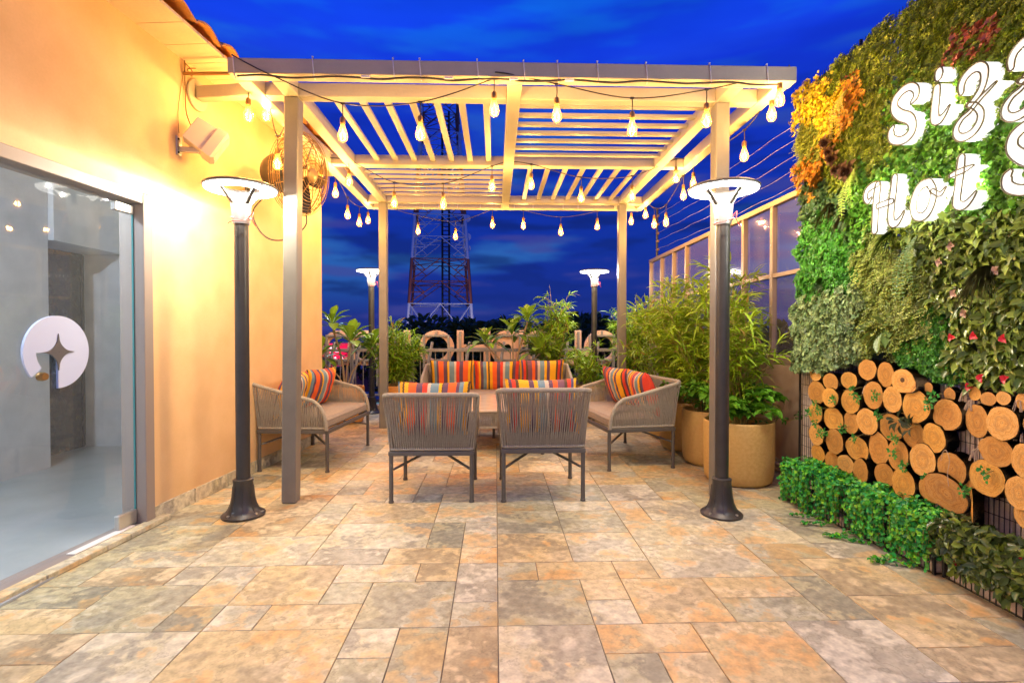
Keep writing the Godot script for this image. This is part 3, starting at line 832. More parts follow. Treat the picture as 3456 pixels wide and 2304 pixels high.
func pergola() -> void:
	var o := thing("pergola", "taupe steel pergola with slatted roof over the seating", "pergola")
	var y := 2.908
	var part := func(called: String, a: Vector3, b: Vector3, wd: float, ht: float, m: Material, r := 0.004) -> MeshInstance3D:
		var q := MB.new()
		q.bar(a, b, wd, ht, r)
		return put(q, called, m, o)
	# posts; the one by the fan stands a little out of plumb
	for p in [[Vector3(-1.462, 0, -3.80), Vector3(-1.425, 2.856, -3.80)], [Vector3(1.63, 0, -3.80), Vector3(1.63, 2.856, -3.80)], [Vector3(-1.425, 0, -6.77), Vector3(-1.425, 2.856, -6.77)], [Vector3(1.63, 0, -6.77), Vector3(1.63, 2.856, -6.77)]]:
		var q := MB.new()
		q.bar(p[0] + Vector3(0, 0.001, 0), p[1], 0.1, 0.1, 0.006)
		put(q, "post", mats.post, o)
	# rafters along the depth, then cross beams butted between them
	for x in [-1.425, 0.13, 1.63]:
		part.call("rafter", Vector3(x, y, -3.545), Vector3(x, y, -7.015), 0.098, 0.1, mats.pergola)
	for x in [-1.655, 1.93]:
		part.call("edge_rafter", Vector3(x, y, -3.545), Vector3(x, y, -7.015), 0.098, 0.1, mats.pergola)
	part.call("front_beam", Vector3(-1.706, y, -3.49), Vector3(1.985, y, -3.49), 0.108, 0.098, mats.pergola)
	part.call("rear_beam", Vector3(-1.704, y, -7.07), Vector3(1.979, y, -7.07), 0.108, 0.098, mats.pergola)
	for z in [-3.80, -5.28, -6.77]:
		for s in [[-1.606, -1.475], [-1.375, 0.08], [0.18, 1.58], [1.68, 1.881]]:
			part.call("cross_beam", Vector3(s[0], y - 0.002, z), Vector3(s[1], y - 0.002, z), 0.09, 0.096, mats.pergola)
	# slats of the four bays, alternating direction
	for k in 7:
		part.call("slat", Vector3(-0.066 - 0.182 * k, y, -3.846), Vector3(-0.066 - 0.182 * k, y, -5.234), 0.05, 0.026, mats.pergola, 0.002)
		part.call("slat", Vector3(0.36 + 0.183 * k, y, -5.326), Vector3(0.36 + 0.183 * k, y, -6.724), 0.05, 0.026, mats.pergola, 0.002)
		part.call("slat", Vector3(0.18, y, -3.97 - 0.18 * k), Vector3(1.58, y, -3.97 - 0.18 * k), 0.05, 0.026, mats.pergola, 0.002)
		part.call("slat", Vector3(-1.375, y, -5.45 - 0.178 * k), Vector3(0.08, y, -5.45 - 0.178 * k), 0.05, 0.026, mats.pergola, 0.002)
	# tie back to the building wall
	part.call("wall_tie", Vector3(-2.11, y, -3.86), Vector3(-1.705, y, -3.80), 0.08, 0.088, mats.pergola)
	var fl := MB.new()
	fl.lathe([Vector2(0, 0.012), Vector2(0.105, 0.012), Vector2(0.11, 0.006), Vector2(0.11, 0.0)], 28, Transform3D(Basis(Vector3(0, 0, 1), -PI / 2).rotated(Vector3.UP, deg_to_rad(-4.5)), Vector3(-2.136, 2.903, -3.87)))
	put(fl, "wall_flange", mats.pergola, o)
	var pp := MB.new()
	pp.tube(PackedVector3Array([Vector3(-2.14, 2.985, -3.72), Vector3(-1.7, 2.975, -3.68), Vector3(1.9, 2.975, -3.74)]), 0.012, 8)
	put(pp, "conduit", mats.brass, o)
	# cable ties and clips on the front beam
	for x in [-1.67, -1.17, -0.66, -0.49, -0.12, 0.18, 0.40, 0.66, 0.98, 1.40, 1.78]:
		var tie := MB.new()
		var z0 := -3.433
		tie.tube(PackedVector3Array([Vector3(x, 2.965, z0 - 0.03), Vector3(x + 0.002, 2.966, z0), Vector3(x + 0.006, 2.908, z0 + 0.004), Vector3(x + 0.012, 2.843, z0 + 0.002), Vector3(x + 0.012, 2.833, z0 - 0.02)]), 0.0035, 6)
		tie.box(Vector3(x + 0.002, 2.967, z0 - 0.004), Vector3(0.010, 0.010, 0.014), Basis(), 0.002)
		put(tie, "cable_tie", mats.white_plastic, o)
	var pts := []
	for k in 24:
		pts.append(Vector3(-1.64 + k * 0.152, 2.838 + 0.008 * sin(k * 1.9), -3.432 + 0.003 * sin(k * 2.7)))
	var cb := MB.new()
	cb.tube(smooth_path(pts, 4), 0.0065, 6)
	put(cb, "feed_cable", mats.black_cable, o)
	for x in [-0.83, -0.30, 0.12, 0.48]:
		var cl := MB.new()
		cl.box(Vector3(x, 2.842, -3.43), Vector3(0.06, 0.016, 0.02), Basis(), 0.004)
		put(cl, "cable_clip", mats.white_plastic, o)
	for x in [-0.95, -0.75, -0.5, -0.2, 0.25, 0.5, 0.9, 1.1]:
		var tie := MB.new()
		tie.box(Vector3(x, 2.908, -7.012), Vector3(0.006, 0.11, 0.006))
		put(tie, "cable_tie", mats.white_plastic, o)

func ring_lamps() -> void:
	var spots := [[Vector3(-1.665, 0, -3.52), "dark ring-headed lamp post beside the peach wall"], [Vector3(1.50, 0, -3.44), "dark ring-headed lamp post in front of the big tan planter"], [Vector3(-1.87, 0, -8.02), "ring-headed lamp post standing behind the frangipani at the railing"], [Vector3(1.51, 0, -8.02), "ring-headed lamp post at the railing with red wire on its collar"], [Vector3(-1.62, 0, 0.75), "ring-headed lamp post on the open tiles opposite the railing, building side"], [Vector3(1.58, 0, 0.75), "ring-headed lamp post on the open tiles opposite the railing, green wall side"]]
	var first: Node3D
	for k in spots.size():
		var o: Node3D
		if k == 0:
			o = thing("lamp_post", spots[0][1], "lamp post", spots[0][0], 0.35, "ring lamp posts on the patio")
			first = o
			var b := MB.new()
			b.lathe([Vector2(0.0, 0.001), Vector2(0.132, 0.001), Vector2(0.134, 0.014), Vector2(0.122, 0.024), Vector2(0.105, 0.03), Vector2(0.090, 0.052), Vector2(0.077, 0.085), Vector2(0.068, 0.13), Vector2(0.063, 0.18), Vector2(0.060, 0.225), Vector2(0.063, 0.232), Vector2(0.063, 0.243), Vector2(0.050, 0.25), Vector2(0.043, 0.25)], 28)
			for q in 8:
				var a := TAU * q / 8.0
				var pts := PackedVector3Array()
				for pr in [[0.104, 0.031], [0.090, 0.053], [0.077, 0.086], [0.068, 0.131], [0.062, 0.2]]:
					pts.append(Vector3(cos(a) * pr[0], pr[1], sin(a) * pr[0]))
				b.tube(pts, 0.0025, 5)
			put(b, "base", mats.lamp_pole, o)
			for q in 4:
				var bolt := MB.new()
				var a := TAU * (q + 0.5) / 4.0
				bolt.lathe([Vector2(0.009, 0.024), Vector2(0.009, 0.032), Vector2(0.0, 0.034)], 8, Transform3D(Basis(), Vector3(cos(a) * 0.114, 0, sin(a) * 0.114)))
				put(bolt, "bolt", mats.steel, o)
			var p := MB.new()
			p.lathe([Vector2(0.0435, 0.24), Vector2(0.0435, 1.93), Vector2(0.0, 1.93)], 28)
			put(p, "pole", mats.lamp_pole, o)
			var c := MB.new()
			c.lathe([Vector2(0.045, 1.915), Vector2(0.05, 1.915), Vector2(0.053, 1.93), Vector2(0.064, 2.06), Vector2(0.064, 2.085), Vector2(0.058, 2.09), Vector2(0.056, 2.105), Vector2(0.0, 2.108)], 28)
			put(c, "collar", mats.silver, o)
			for q in 3:
				var bo := MB.new()
				var a := TAU * (q + 0.2) / 3.0
				bo.rod(Vector3(cos(a) * 0.05, 1.95, sin(a) * 0.05), Vector3(cos(a) * 0.072, 1.95, sin(a) * 0.072), 0.006, 8)
				put(bo, "set_screw", mats.steel, o)
			for q in 4:
				var ar := MB.new()
				var a := TAU * q / 4.0 + 0.9
				var d := Vector3(cos(a), 0, sin(a))
				ar.bar(d * 0.058 + Vector3(0, 2.045, 0), d * 0.135 + Vector3(0, 2.135, 0), 0.026, 0.012, 0.003)
				put(ar, "arm", mats.lamp_top, o)
			var top := MB.new()
			top.lathe([Vector2(0.118, 2.146), Vector2(0.216, 2.146), Vector2(0.226, 2.150), Vector2(0.226, 2.158), Vector2(0.212, 2.168), Vector2(0.125, 2.166), Vector2(0.118, 2.158), Vector2(0.118, 2.146)], 48)
			put(top, "ring_housing", mats.lamp_top, o)
			for q in 4:
				var seg := MB.new()
				var mid := TAU * q / 4.0 + 0.9 + PI / 4
				var lo := mid - PI / 4 + 0.05
				var hi := mid + PI / 4 - 0.05
				for s in 10:
					var a0 := lerpf(lo, hi, s / 10.0)
					var a1 := lerpf(lo, hi, (s + 1) / 10.0)
					var e := func(r: float, a: float, yy: float) -> Vector3:
						return Vector3(cos(a) * r, yy, sin(a) * r)
					var ins: Vector3 = e.call(0.172, (a0 + a1) * 0.5, 2.14)
					seg.poly([e.call(0.128, a0, 2.134), e.call(0.214, a0, 2.134), e.call(0.214, a1, 2.134), e.call(0.128, a1, 2.134)], ins)
					seg.poly([e.call(0.214, a0, 2.134), e.call(0.218, a0, 2.1455), e.call(0.218, a1, 2.1455), e.call(0.214, a1, 2.134)], ins)
					seg.poly([e.call(0.128, a0, 2.134), e.call(0.126, a0, 2.1455), e.call(0.126, a1, 2.1455), e.call(0.128, a1, 2.134)], ins)
				put(seg, "light_segment", mats.ring_light, o)
				omni(o, Vector3(cos(mid) * 0.172, 2.139, sin(mid) * 0.172), Color(1.0, 0.96, 0.88), RING_ENERGY * 0.25, 0.004)
		else:
			o = first.duplicate()
			o.name = numbered("lamp_post")
			add_child(o)
			o.position = spots[k][0]
			o.rotation.y = [0.35, -0.25, 0.9, 0.1, 0.5, 1.1][k]
			o.set_meta("label", spots[k][1])
		if k == 3 or k == 0:
			var wr := MB.new()
			wr.tube(smooth_path([Vector3(0.05, 1.96, 0.03), Vector3(0.075, 1.99, 0.04), Vector3(0.07, 1.94, 0.06), Vector3(0.09, 1.90, 0.05)], 6), 0.003, 5)
			wr.tube(smooth_path([Vector3(0.05, 1.95, 0.03), Vector3(0.02, 1.93, 0.075), Vector3(-0.04, 1.92, 0.08), Vector3(-0.07, 1.905, 0.07)], 6), 0.003, 5)
			put(wr, "loose_wire", mat(lin(0.55, 0.06, 0.04), 0.5), o)

func bulb_meshes() -> Array:
	var g := MB.new()
	g.lathe([Vector2(0.012, 0.055), Vector2(0.014, 0.040), Vector2(0.022, 0.015), Vector2(0.030, -0.010), Vector2(0.0325, -0.028), Vector2(0.030, -0.045), Vector2(0.021, -0.058), Vector2(0.008, -0.065), Vector2(0.0, -0.066)], 16)
	var f := MB.new()
	f.lathe([Vector2(0.0, 0.030), Vector2(0.004, 0.025), Vector2(0.008, 0.0), Vector2(0.010, -0.022), Vector2(0.007, -0.036), Vector2(0.0, -0.042)], 10)
	var s := MB.new()
	s.lathe([Vector2(0.0, 0.098), Vector2(0.010, 0.097), Vector2(0.017, 0.088), Vector2(0.0175, 0.058), Vector2(0.015, 0.05), Vector2(0.012, 0.046)], 14)
	return [g.mesh(), f.mesh(), s.mesh()]

func string_lights() -> void:
	var bm := bulb_meshes()
	var strands := [
		[BULBS_FRONT, [Vector3(-1.67, 2.965, -3.42), Vector3(-1.42, 2.842, -3.43)], Vector3(1.93, 2.962, -3.43), "string of warm filament bulbs hanging from the front beam", [2, 3], Vector3(0.02, 2.885, -3.43)],
		[BULBS_MID, [Vector3(-1.70, 2.9, -5.2)], Vector3(1.93, 2.9, -5.2), "string of warm filament bulbs hanging across the middle beam", [3, 4], Vector3(0.13, 2.89, -5.22)],
		[BULBS_BACK, [Vector3(-1.45, 2.89, -7.12)], Vector3(1.98, 2.9, -7.1), "string of warm filament bulbs hanging along the rear beam", [2, 3], Vector3(0.13, 2.89, -7.13)],
		[BULBS_LEFT, [Vector3(-1.70, 2.93, -3.55)], Vector3(-1.68, 2.88, -7.2), "string of warm filament bulbs beside the peach wall and fan", [], Vector3.ZERO],
		[[-1.5, 2.70, 0.55, -1.0, 2.62, 0.55, -0.5, 2.60, 0.55, 0.0, 2.68, 0.55, 0.5, 2.68, 0.55, 1.0, 2.60, 0.55, 1.5, 2.63, 0.55, 2.0, 2.72, 0.55], [Vector3(-1.98, 3.06, 0.55)], Vector3(2.38, 3.0, 0.3), "string of warm filament bulbs strung from the eave to the green wall", [], Vector3.ZERO],
		[BULBS_RIGHT, [Vector3(1.97, 2.97, -3.55)], Vector3(1.97, 2.9, -7.0), "string of warm filament bulbs beside the glazed partition", [], Vector3.ZERO],
	]
	for s in strands:
		var o := thing("string_light", s[3], "string light", Vector3.ZERO, 0.0, "festoon lights on the pergola")
		var pts: Array = s[1].duplicate()
		var list: Array = s[0]
		var m := list.size() / 3
		for k in m:
			var at := Vector3(list[k * 3], list[k * 3 + 1], list[k * 3 + 2])
			var drop := 0.185 if at.y + 0.185 < 2.93 else maxf(0.12, 2.935 - at.y)
			var node := at + Vector3(0, drop, 0)
			if s[4].size() and k == s[4][1]:
				pts.append(s[5])
			pts.append(node)
			var hang := MB.new()
			hang.tube(PackedVector3Array([node, at + Vector3(0.001, 0.14, 0.001), at + Vector3(0, 0.095, 0)]), 0.0035, 6)
			hang.box(node, Vector3(0.03, 0.014, 0.014), Basis(), 0.004)
			put(hang, "drop_cord", mats.black_cable, o)
			var sk := put(bm[2], "socket", mats.brass, o)
			sk.position = at
			var gl := put(bm[0], "bulb", mats.bulb_glass, o)
			gl.position = at
			var fi := put(bm[1], "filament", mats.filament, gl)
			fi.position = Vector3(0.0, 0.0, 0.0)
			omni(o, at + Vector3(0, -0.012, 0), Color(1.0, 0.76, 0.42), BULB_ENERGY, 0.02)
		pts.append(s[2])
		var cb := MB.new()
		cb.tube(smooth_path(pts, 7), 0.0042, 6)
		put(cb, "cable", mats.black_cable, o)

func wall_fixtures() -> void:
	# loudspeaker on its bracket, in the frame of the wall
	var o := thing("wall_speaker", "cream wedge-shaped loudspeaker on a wall bracket", "speaker", Vector3(-2.173, 0, -3.483), deg_to_rad(-4.507))
	var pl := MB.new()
	pl.box(Vector3(0.004, 2.475, -0.195), Vector3(0.008, 0.13, 0.055), Basis(), 0.003)
	put(pl, "bracket_plate", mats.steel, o)
	var arm := MB.new()
	arm.bar(Vector3(0.008, 2.455, -0.20), Vector3(0.125, 2.455, -0.235), 0.03, 0.035, 0.003)
	arm.bar(Vector3(0.125, 2.44, -0.235), Vector3(0.14, 2.52, -0.245), 0.03, 0.03, 0.003)
	put(arm, "bracket_arm", mats.steel, o)
	for y in [2.43, 2.52]:
		var sc := MB.new()
		sc.rod(Vector3(0.008, y, -0.185), Vector3(0.014, y, -0.185), 0.007, 10)
		put(sc, "screw", mats.dark_steel, o)
	var bd := MB.new()
	var sp := Transform3D(Basis.from_euler(Vector3(0.0, 0.55, -0.56)), Vector3(0.165, 2.53, -0.25))
	# body narrows at the back; local x points the way it faces
	var ring := func(x: float, hy: float, hz: float) -> Array:
		return [sp * Vector3(x, -hy, -hz), sp * Vector3(x, hy, -hz), sp * Vector3(x, hy, hz), sp * Vector3(x, -hy, hz)]
	var secs := [[-0.115, 0.075, 0.055], [-0.11, 0.085, 0.062], [0.02, 0.095, 0.072], [0.022, 0.10, 0.088], [0.085, 0.105, 0.095], [0.105, 0.09, 0.08]]
	var inside := sp * Vector3(-0.02, 0, 0)
	for k in secs.size() - 1:
		var a: Array = ring.call(secs[k][0], secs[k][1], secs[k][2])
		var b: Array = ring.call(secs[k + 1][0], secs[k + 1][1], secs[k + 1][2])
		for q in 4:
			bd.poly([a[q], a[(q + 1) % 4], b[(q + 1) % 4], b[q]], inside)
	bd.poly(ring.call(-0.115, 0.075, 0.055), inside)
	put(bd, "cabinet", mat(lin(0.78, 0.66, 0.48), 0.55), o)
	var gr := MB.new()
	gr.poly(ring.call(0.1055, 0.09, 0.08), inside)
	put(gr, "grille", mat(lin(0.62, 0.55, 0.42), 0.8), o)
	var cab := thing("speaker_cable", "thin dangling brown cable from the eave to the loudspeaker", "cable", Vector3(-2.173, 0, -3.483), deg_to_rad(-4.507))
	var c := MB.new()
	c.tube(smooth_path([Vector3(0.012, 3.08, -0.25), Vector3(0.016, 2.98, -0.245), Vector3(0.012, 2.86, -0.255), Vector3(0.02, 2.72, -0.255), Vector3(0.06, 2.60, -0.27), Vector3(0.08, 2.585, -0.27)], 6), 0.004, 6)
	c.tube(smooth_path([Vector3(0.008, 3.07, -0.27), Vector3(0.008, 2.9, -0.22), Vector3(0.008, 2.7, -0.185), Vector3(0.01, 2.56, -0.19)], 6), 0.0025, 5)
	c.tube(smooth_path([Vector3(0.02, 3.06, -0.24), Vector3(0.05, 3.02, -0.27), Vector3(0.035, 2.99, -0.29), Vector3(0.02, 3.03, -0.27), Vector3(0.06, 3.05, -0.3)], 6), 0.004, 6)
	put(c, "cable", mats.brass, cab)
	# industrial wall fan
	var f := thing("wall_fan", "large caged wall fan with dark rounded motor cover", "fan")
	var ax := Vector3(0.95, -0.15, 0.28).normalized()
	var hub := Vector3(-1.615, 2.525, -4.47)
	var sx := Vector3.UP.cross(ax).normalized()
	var sy := ax.cross(sx).normalized()
	var fb := Basis(sx, sy, ax)
	var fx := Transform3D(fb, hub)
	var R := 0.335
	var cage := MB.new()
	for k in 14:
		# rings of the front guard, then of the back guard
		var q := (k + 1) / 14.0
		var r := R * q
		for side in [1, -1]:
			var z: float = (0.10 if side > 0 else -0.12) * (1.0 - pow(q, 3.0)) + 0.01 * side
			var ring2 := PackedVector3Array()
			for a in 33:
				ring2.append(fx * Vector3(cos(TAU * a / 32.0) * r, sin(TAU * a / 32.0) * r, z))
			cage.tube(ring2, 0.0022 if k % 4 else 0.004, 4, false, true)
	for k in 5:
		var ring2 := PackedVector3Array()
		for a in 33:
			ring2.append(fx * Vector3(cos(TAU * a / 32.0) * R, sin(TAU * a / 32.0) * R, -0.05 + k * 0.02))
		cage.tube(ring2, 0.003, 4, false, true)
	for k in 9:
		var a := TAU * k / 9.0
		for side in [1, -1]:
			var spk := PackedVector3Array()
			for s in 9:
				var q := 0.12 + 0.88 * s / 8.0
				spk.append(fx * Vector3(cos(a + 0.12 * side * q) * R * q, sin(a + 0.12 * side * q) * R * q, (0.10 if side > 0 else -0.12) * (1.0 - pow(q, 3.0)) + 0.012 * side))
			cage.tube(spk, 0.0035, 5)
	put(cage, "cage", mats.brass, f)
	for k in 5:
		var bl := MB.new()
		var rows := 6
		var prev := []
		for s in rows:
			var r := lerpf(0.05, 0.32, s / (rows - 1.0))
			var wd := lerpf(0.30, 0.62, sin(s / (rows - 1.0) * PI * 0.8))
			var cur := []
			for e in [-1, 1]:
				var a: float = TAU * k / 5.0 + e * wd * 0.5 * (0.16 / maxf(r, 0.1))
				cur.append(fx * Vector3(cos(a) * r, sin(a) * r, e * 0.035))
			if prev.size():
				bl.poly([prev[0], prev[1], cur[1], cur[0]], fx * Vector3(0, 0, -1))
				bl.poly([prev[0] - ax * 0.002, prev[1] - ax * 0.002, cur[1] - ax * 0.002, cur[0] - ax * 0.002], fx * Vector3(0, 0, 1))
			prev = cur
		put(bl, "blade", mats.dark_steel, f)
	var hb := MB.new()
	hb.lathe([Vector2(0.0, 0.122), Vector2(0.05, 0.118), Vector2(0.062, 0.105), Vector2(0.062, 0.095)], 20, Transform3D(fb * Basis(Vector3.RIGHT, PI / 2), hub))
	put(hb, "badge", mat(lin(0.5, 0.32, 0.12), 0.4, 0.4), f)
	var mo := MB.new()
	mo.lathe([Vector2(0.06, -0.10), Vector2(0.145, -0.14), Vector2(0.155, -0.20), Vector2(0.15, -0.26), Vector2(0.12, -0.315), Vector2(0.06, -0.345), Vector2(0.0, -0.35)], 24, Transform3D(fb * Basis(Vector3.RIGHT, PI / 2), hub))
	put(mo, "motor_cover", mat(lin(0.05, 0.04, 0.03), 0.4), f)
	var br := MB.new()
	br.bar(hub - ax * 0.25 + Vector3(0, -0.15, 0), Vector3(-2.09, 2.40, -4.55), 0.04, 0.05, 0.004)
	br.box(Vector3(-2.085, 2.40, -4.55), Vector3(0.02, 0.2, 0.12), Basis(Vector3.UP, deg_to_rad(-4.5)), 0.003)
	put(br, "wall_bracket", mats.frame, f)
	var cd := MB.new()
	cd.tube(smooth_path([hub - ax * 0.26 + Vector3(0, -0.14, 0.02), Vector3(-1.99, 2.22, -4.42), Vector3(-1.95, 2.06, -4.42), Vector3(-1.86, 1.98, -4.45), Vector3(-1.72, 2.0, -4.5), Vector3(-1.60, 2.10, -4.5), Vector3(-1.58, 2.19, -4.48)], 8), 0.006, 6)
	put(cd, "power_cord", mats.black_cable, f)
func partition() -> void:
	var o := thing("parapet_wall", "low beige plastered parapet below the glazed screen", "wall")
	var w := MB.new()
	w.box(Vector3(2.58, 0.42, -5.0), Vector3(0.16, 1.04, 7.1), Basis(), 0.004)
	put(w, "wall", mats.parapet, o)
	var z := -3.2
	for k in 13:
		var sk := MB.new()
		sk.box(Vector3(2.493, 0.05, z - 0.2), Vector3(0.012, 0.1, 0.396), Basis(), 0.002, Vector2(k * 1.3, k * 0.7))
		put(sk, "skirting_tile", mats["stone%d" % [1, 3][k % 2]], o)
		z -= 0.4
	for y in [0.028, 0.065]:
		var pp := thing("floor_pipe", "pale plastic pipe running along the parapet foot" if y < 0.05 else "upper of two pale pipes along the parapet foot", "pipe")
		var q := MB.new()
		q.tube(PackedVector3Array([Vector3(2.455, y, -3.95), Vector3(2.455, y + 0.002, -5.2), Vector3(2.455, y, -8.2)]), 0.018, 10)
		put(q, "pipe", mat(lin(0.5, 0.38, 0.27), 0.5), pp)
	var s := thing("glazed_screen", "steel framed screen of clear acrylic panes above the parapet", "screen")
	var fr := func(a: Vector3, b: Vector3, wd: float, ht: float, called := "rail") -> void:
		var q := MB.new()
		q.bar(a, b, wd, ht, 0.003)
		put(q, called, mats.partition_frame, s)
	var zs := [-8.48, -7.92, -7.38, -6.88, -6.10, -5.27, -4.715, -4.18, -3.6]
	fr.call(Vector3(2.52, 2.37, -8.52), Vector3(2.52, 2.37, -3.2), 0.05, 0.05)
	fr.call(Vector3(2.52, 0.975, -8.52), Vector3(2.52, 0.975, -3.2), 0.05, 0.07)
	for k in zs.size():
		fr.call(Vector3(2.52, 1.012, zs[k]), Vector3(2.52, 2.344, zs[k]), 0.048, 0.048, "mullion")
		if k < zs.size() - 1:
			fr.call(Vector3(2.52, 1.72, zs[k] + 0.025), Vector3(2.52, 1.72, zs[k + 1] - 0.025), 0.04, 0.036, "transom")
			for y in [[1.012, 1.70], [1.74, 2.344]]:
				var g := MB.new()
				g.poly([Vector3(2.53, y[0], zs[k] + 0.025), Vector3(2.53, y[1], zs[k] + 0.025), Vector3(2.53, y[1], zs[k + 1] - 0.025), Vector3(2.53, y[0], zs[k + 1] - 0.025)], Vector3(9, 1, -5))
				put(g, "pane", mats.acrylic, s)
			for y in [1.15, 1.45, 1.72, 2.0, 2.30]:
				var b := MB.new()
				b.lathe([Vector2(0.007, 0.0), Vector2(0.006, 0.004), Vector2(0.0, 0.005)], 8, Transform3D(Basis(Vector3(0, 0, 1), PI / 2), Vector3(2.4955, y, zs[k])))
				put(b, "bolt", mats.steel, s)

func electric_fence() -> void:
	var o := thing("wire_fence", "thin wires strung on insulators above the glazed screen", "fence")
	var post := MB.new()
	post.rod(Vector3(2.52, 2.395, -8.17), Vector3(2.52, 3.15, -8.17), 0.018, 8)
	put(post, "post", mats.lamp_top, o)
	var post2 := MB.new()
	post2.rod(Vector3(2.60, 0.9, -2.6), Vector3(2.60, 3.15, -2.6), 0.018, 8)
	put(post2, "post", mats.lamp_top, o)
	var k := 0
	for h in [2.50, 2.63, 2.75, 2.89, 3.02]:
		var w := MB.new()
		var pts := []
		for q in 24:
			var u := q / 23.0
			pts.append(Vector3(lerpf(2.49, 2.57, u), h - 0.05 * sin(u * PI) + 0.006 * sin(q * 2.1 + k), lerpf(-8.15, -2.6, u)))
		w.tube(smooth_path(pts, 3), 0.0022, 5)
		put(w, "wire", mat(lin(0.45, 0.42, 0.42), 0.4, 0.5), o)
		var ins := MB.new()
		ins.lathe([Vector2(0.0, 0.0), Vector2(0.012, 0.004), Vector2(0.014, 0.03), Vector2(0.02, 0.05), Vector2(0.012, 0.075), Vector2(0.0, 0.08)], 10, Transform3D(Basis(Vector3(1, 0, 0), PI / 2), Vector3(2.515, h, -8.155)))
		put(ins, "insulator", mat(lin(0.55, 0.30, 0.06), 0.4), o)
		k += 1

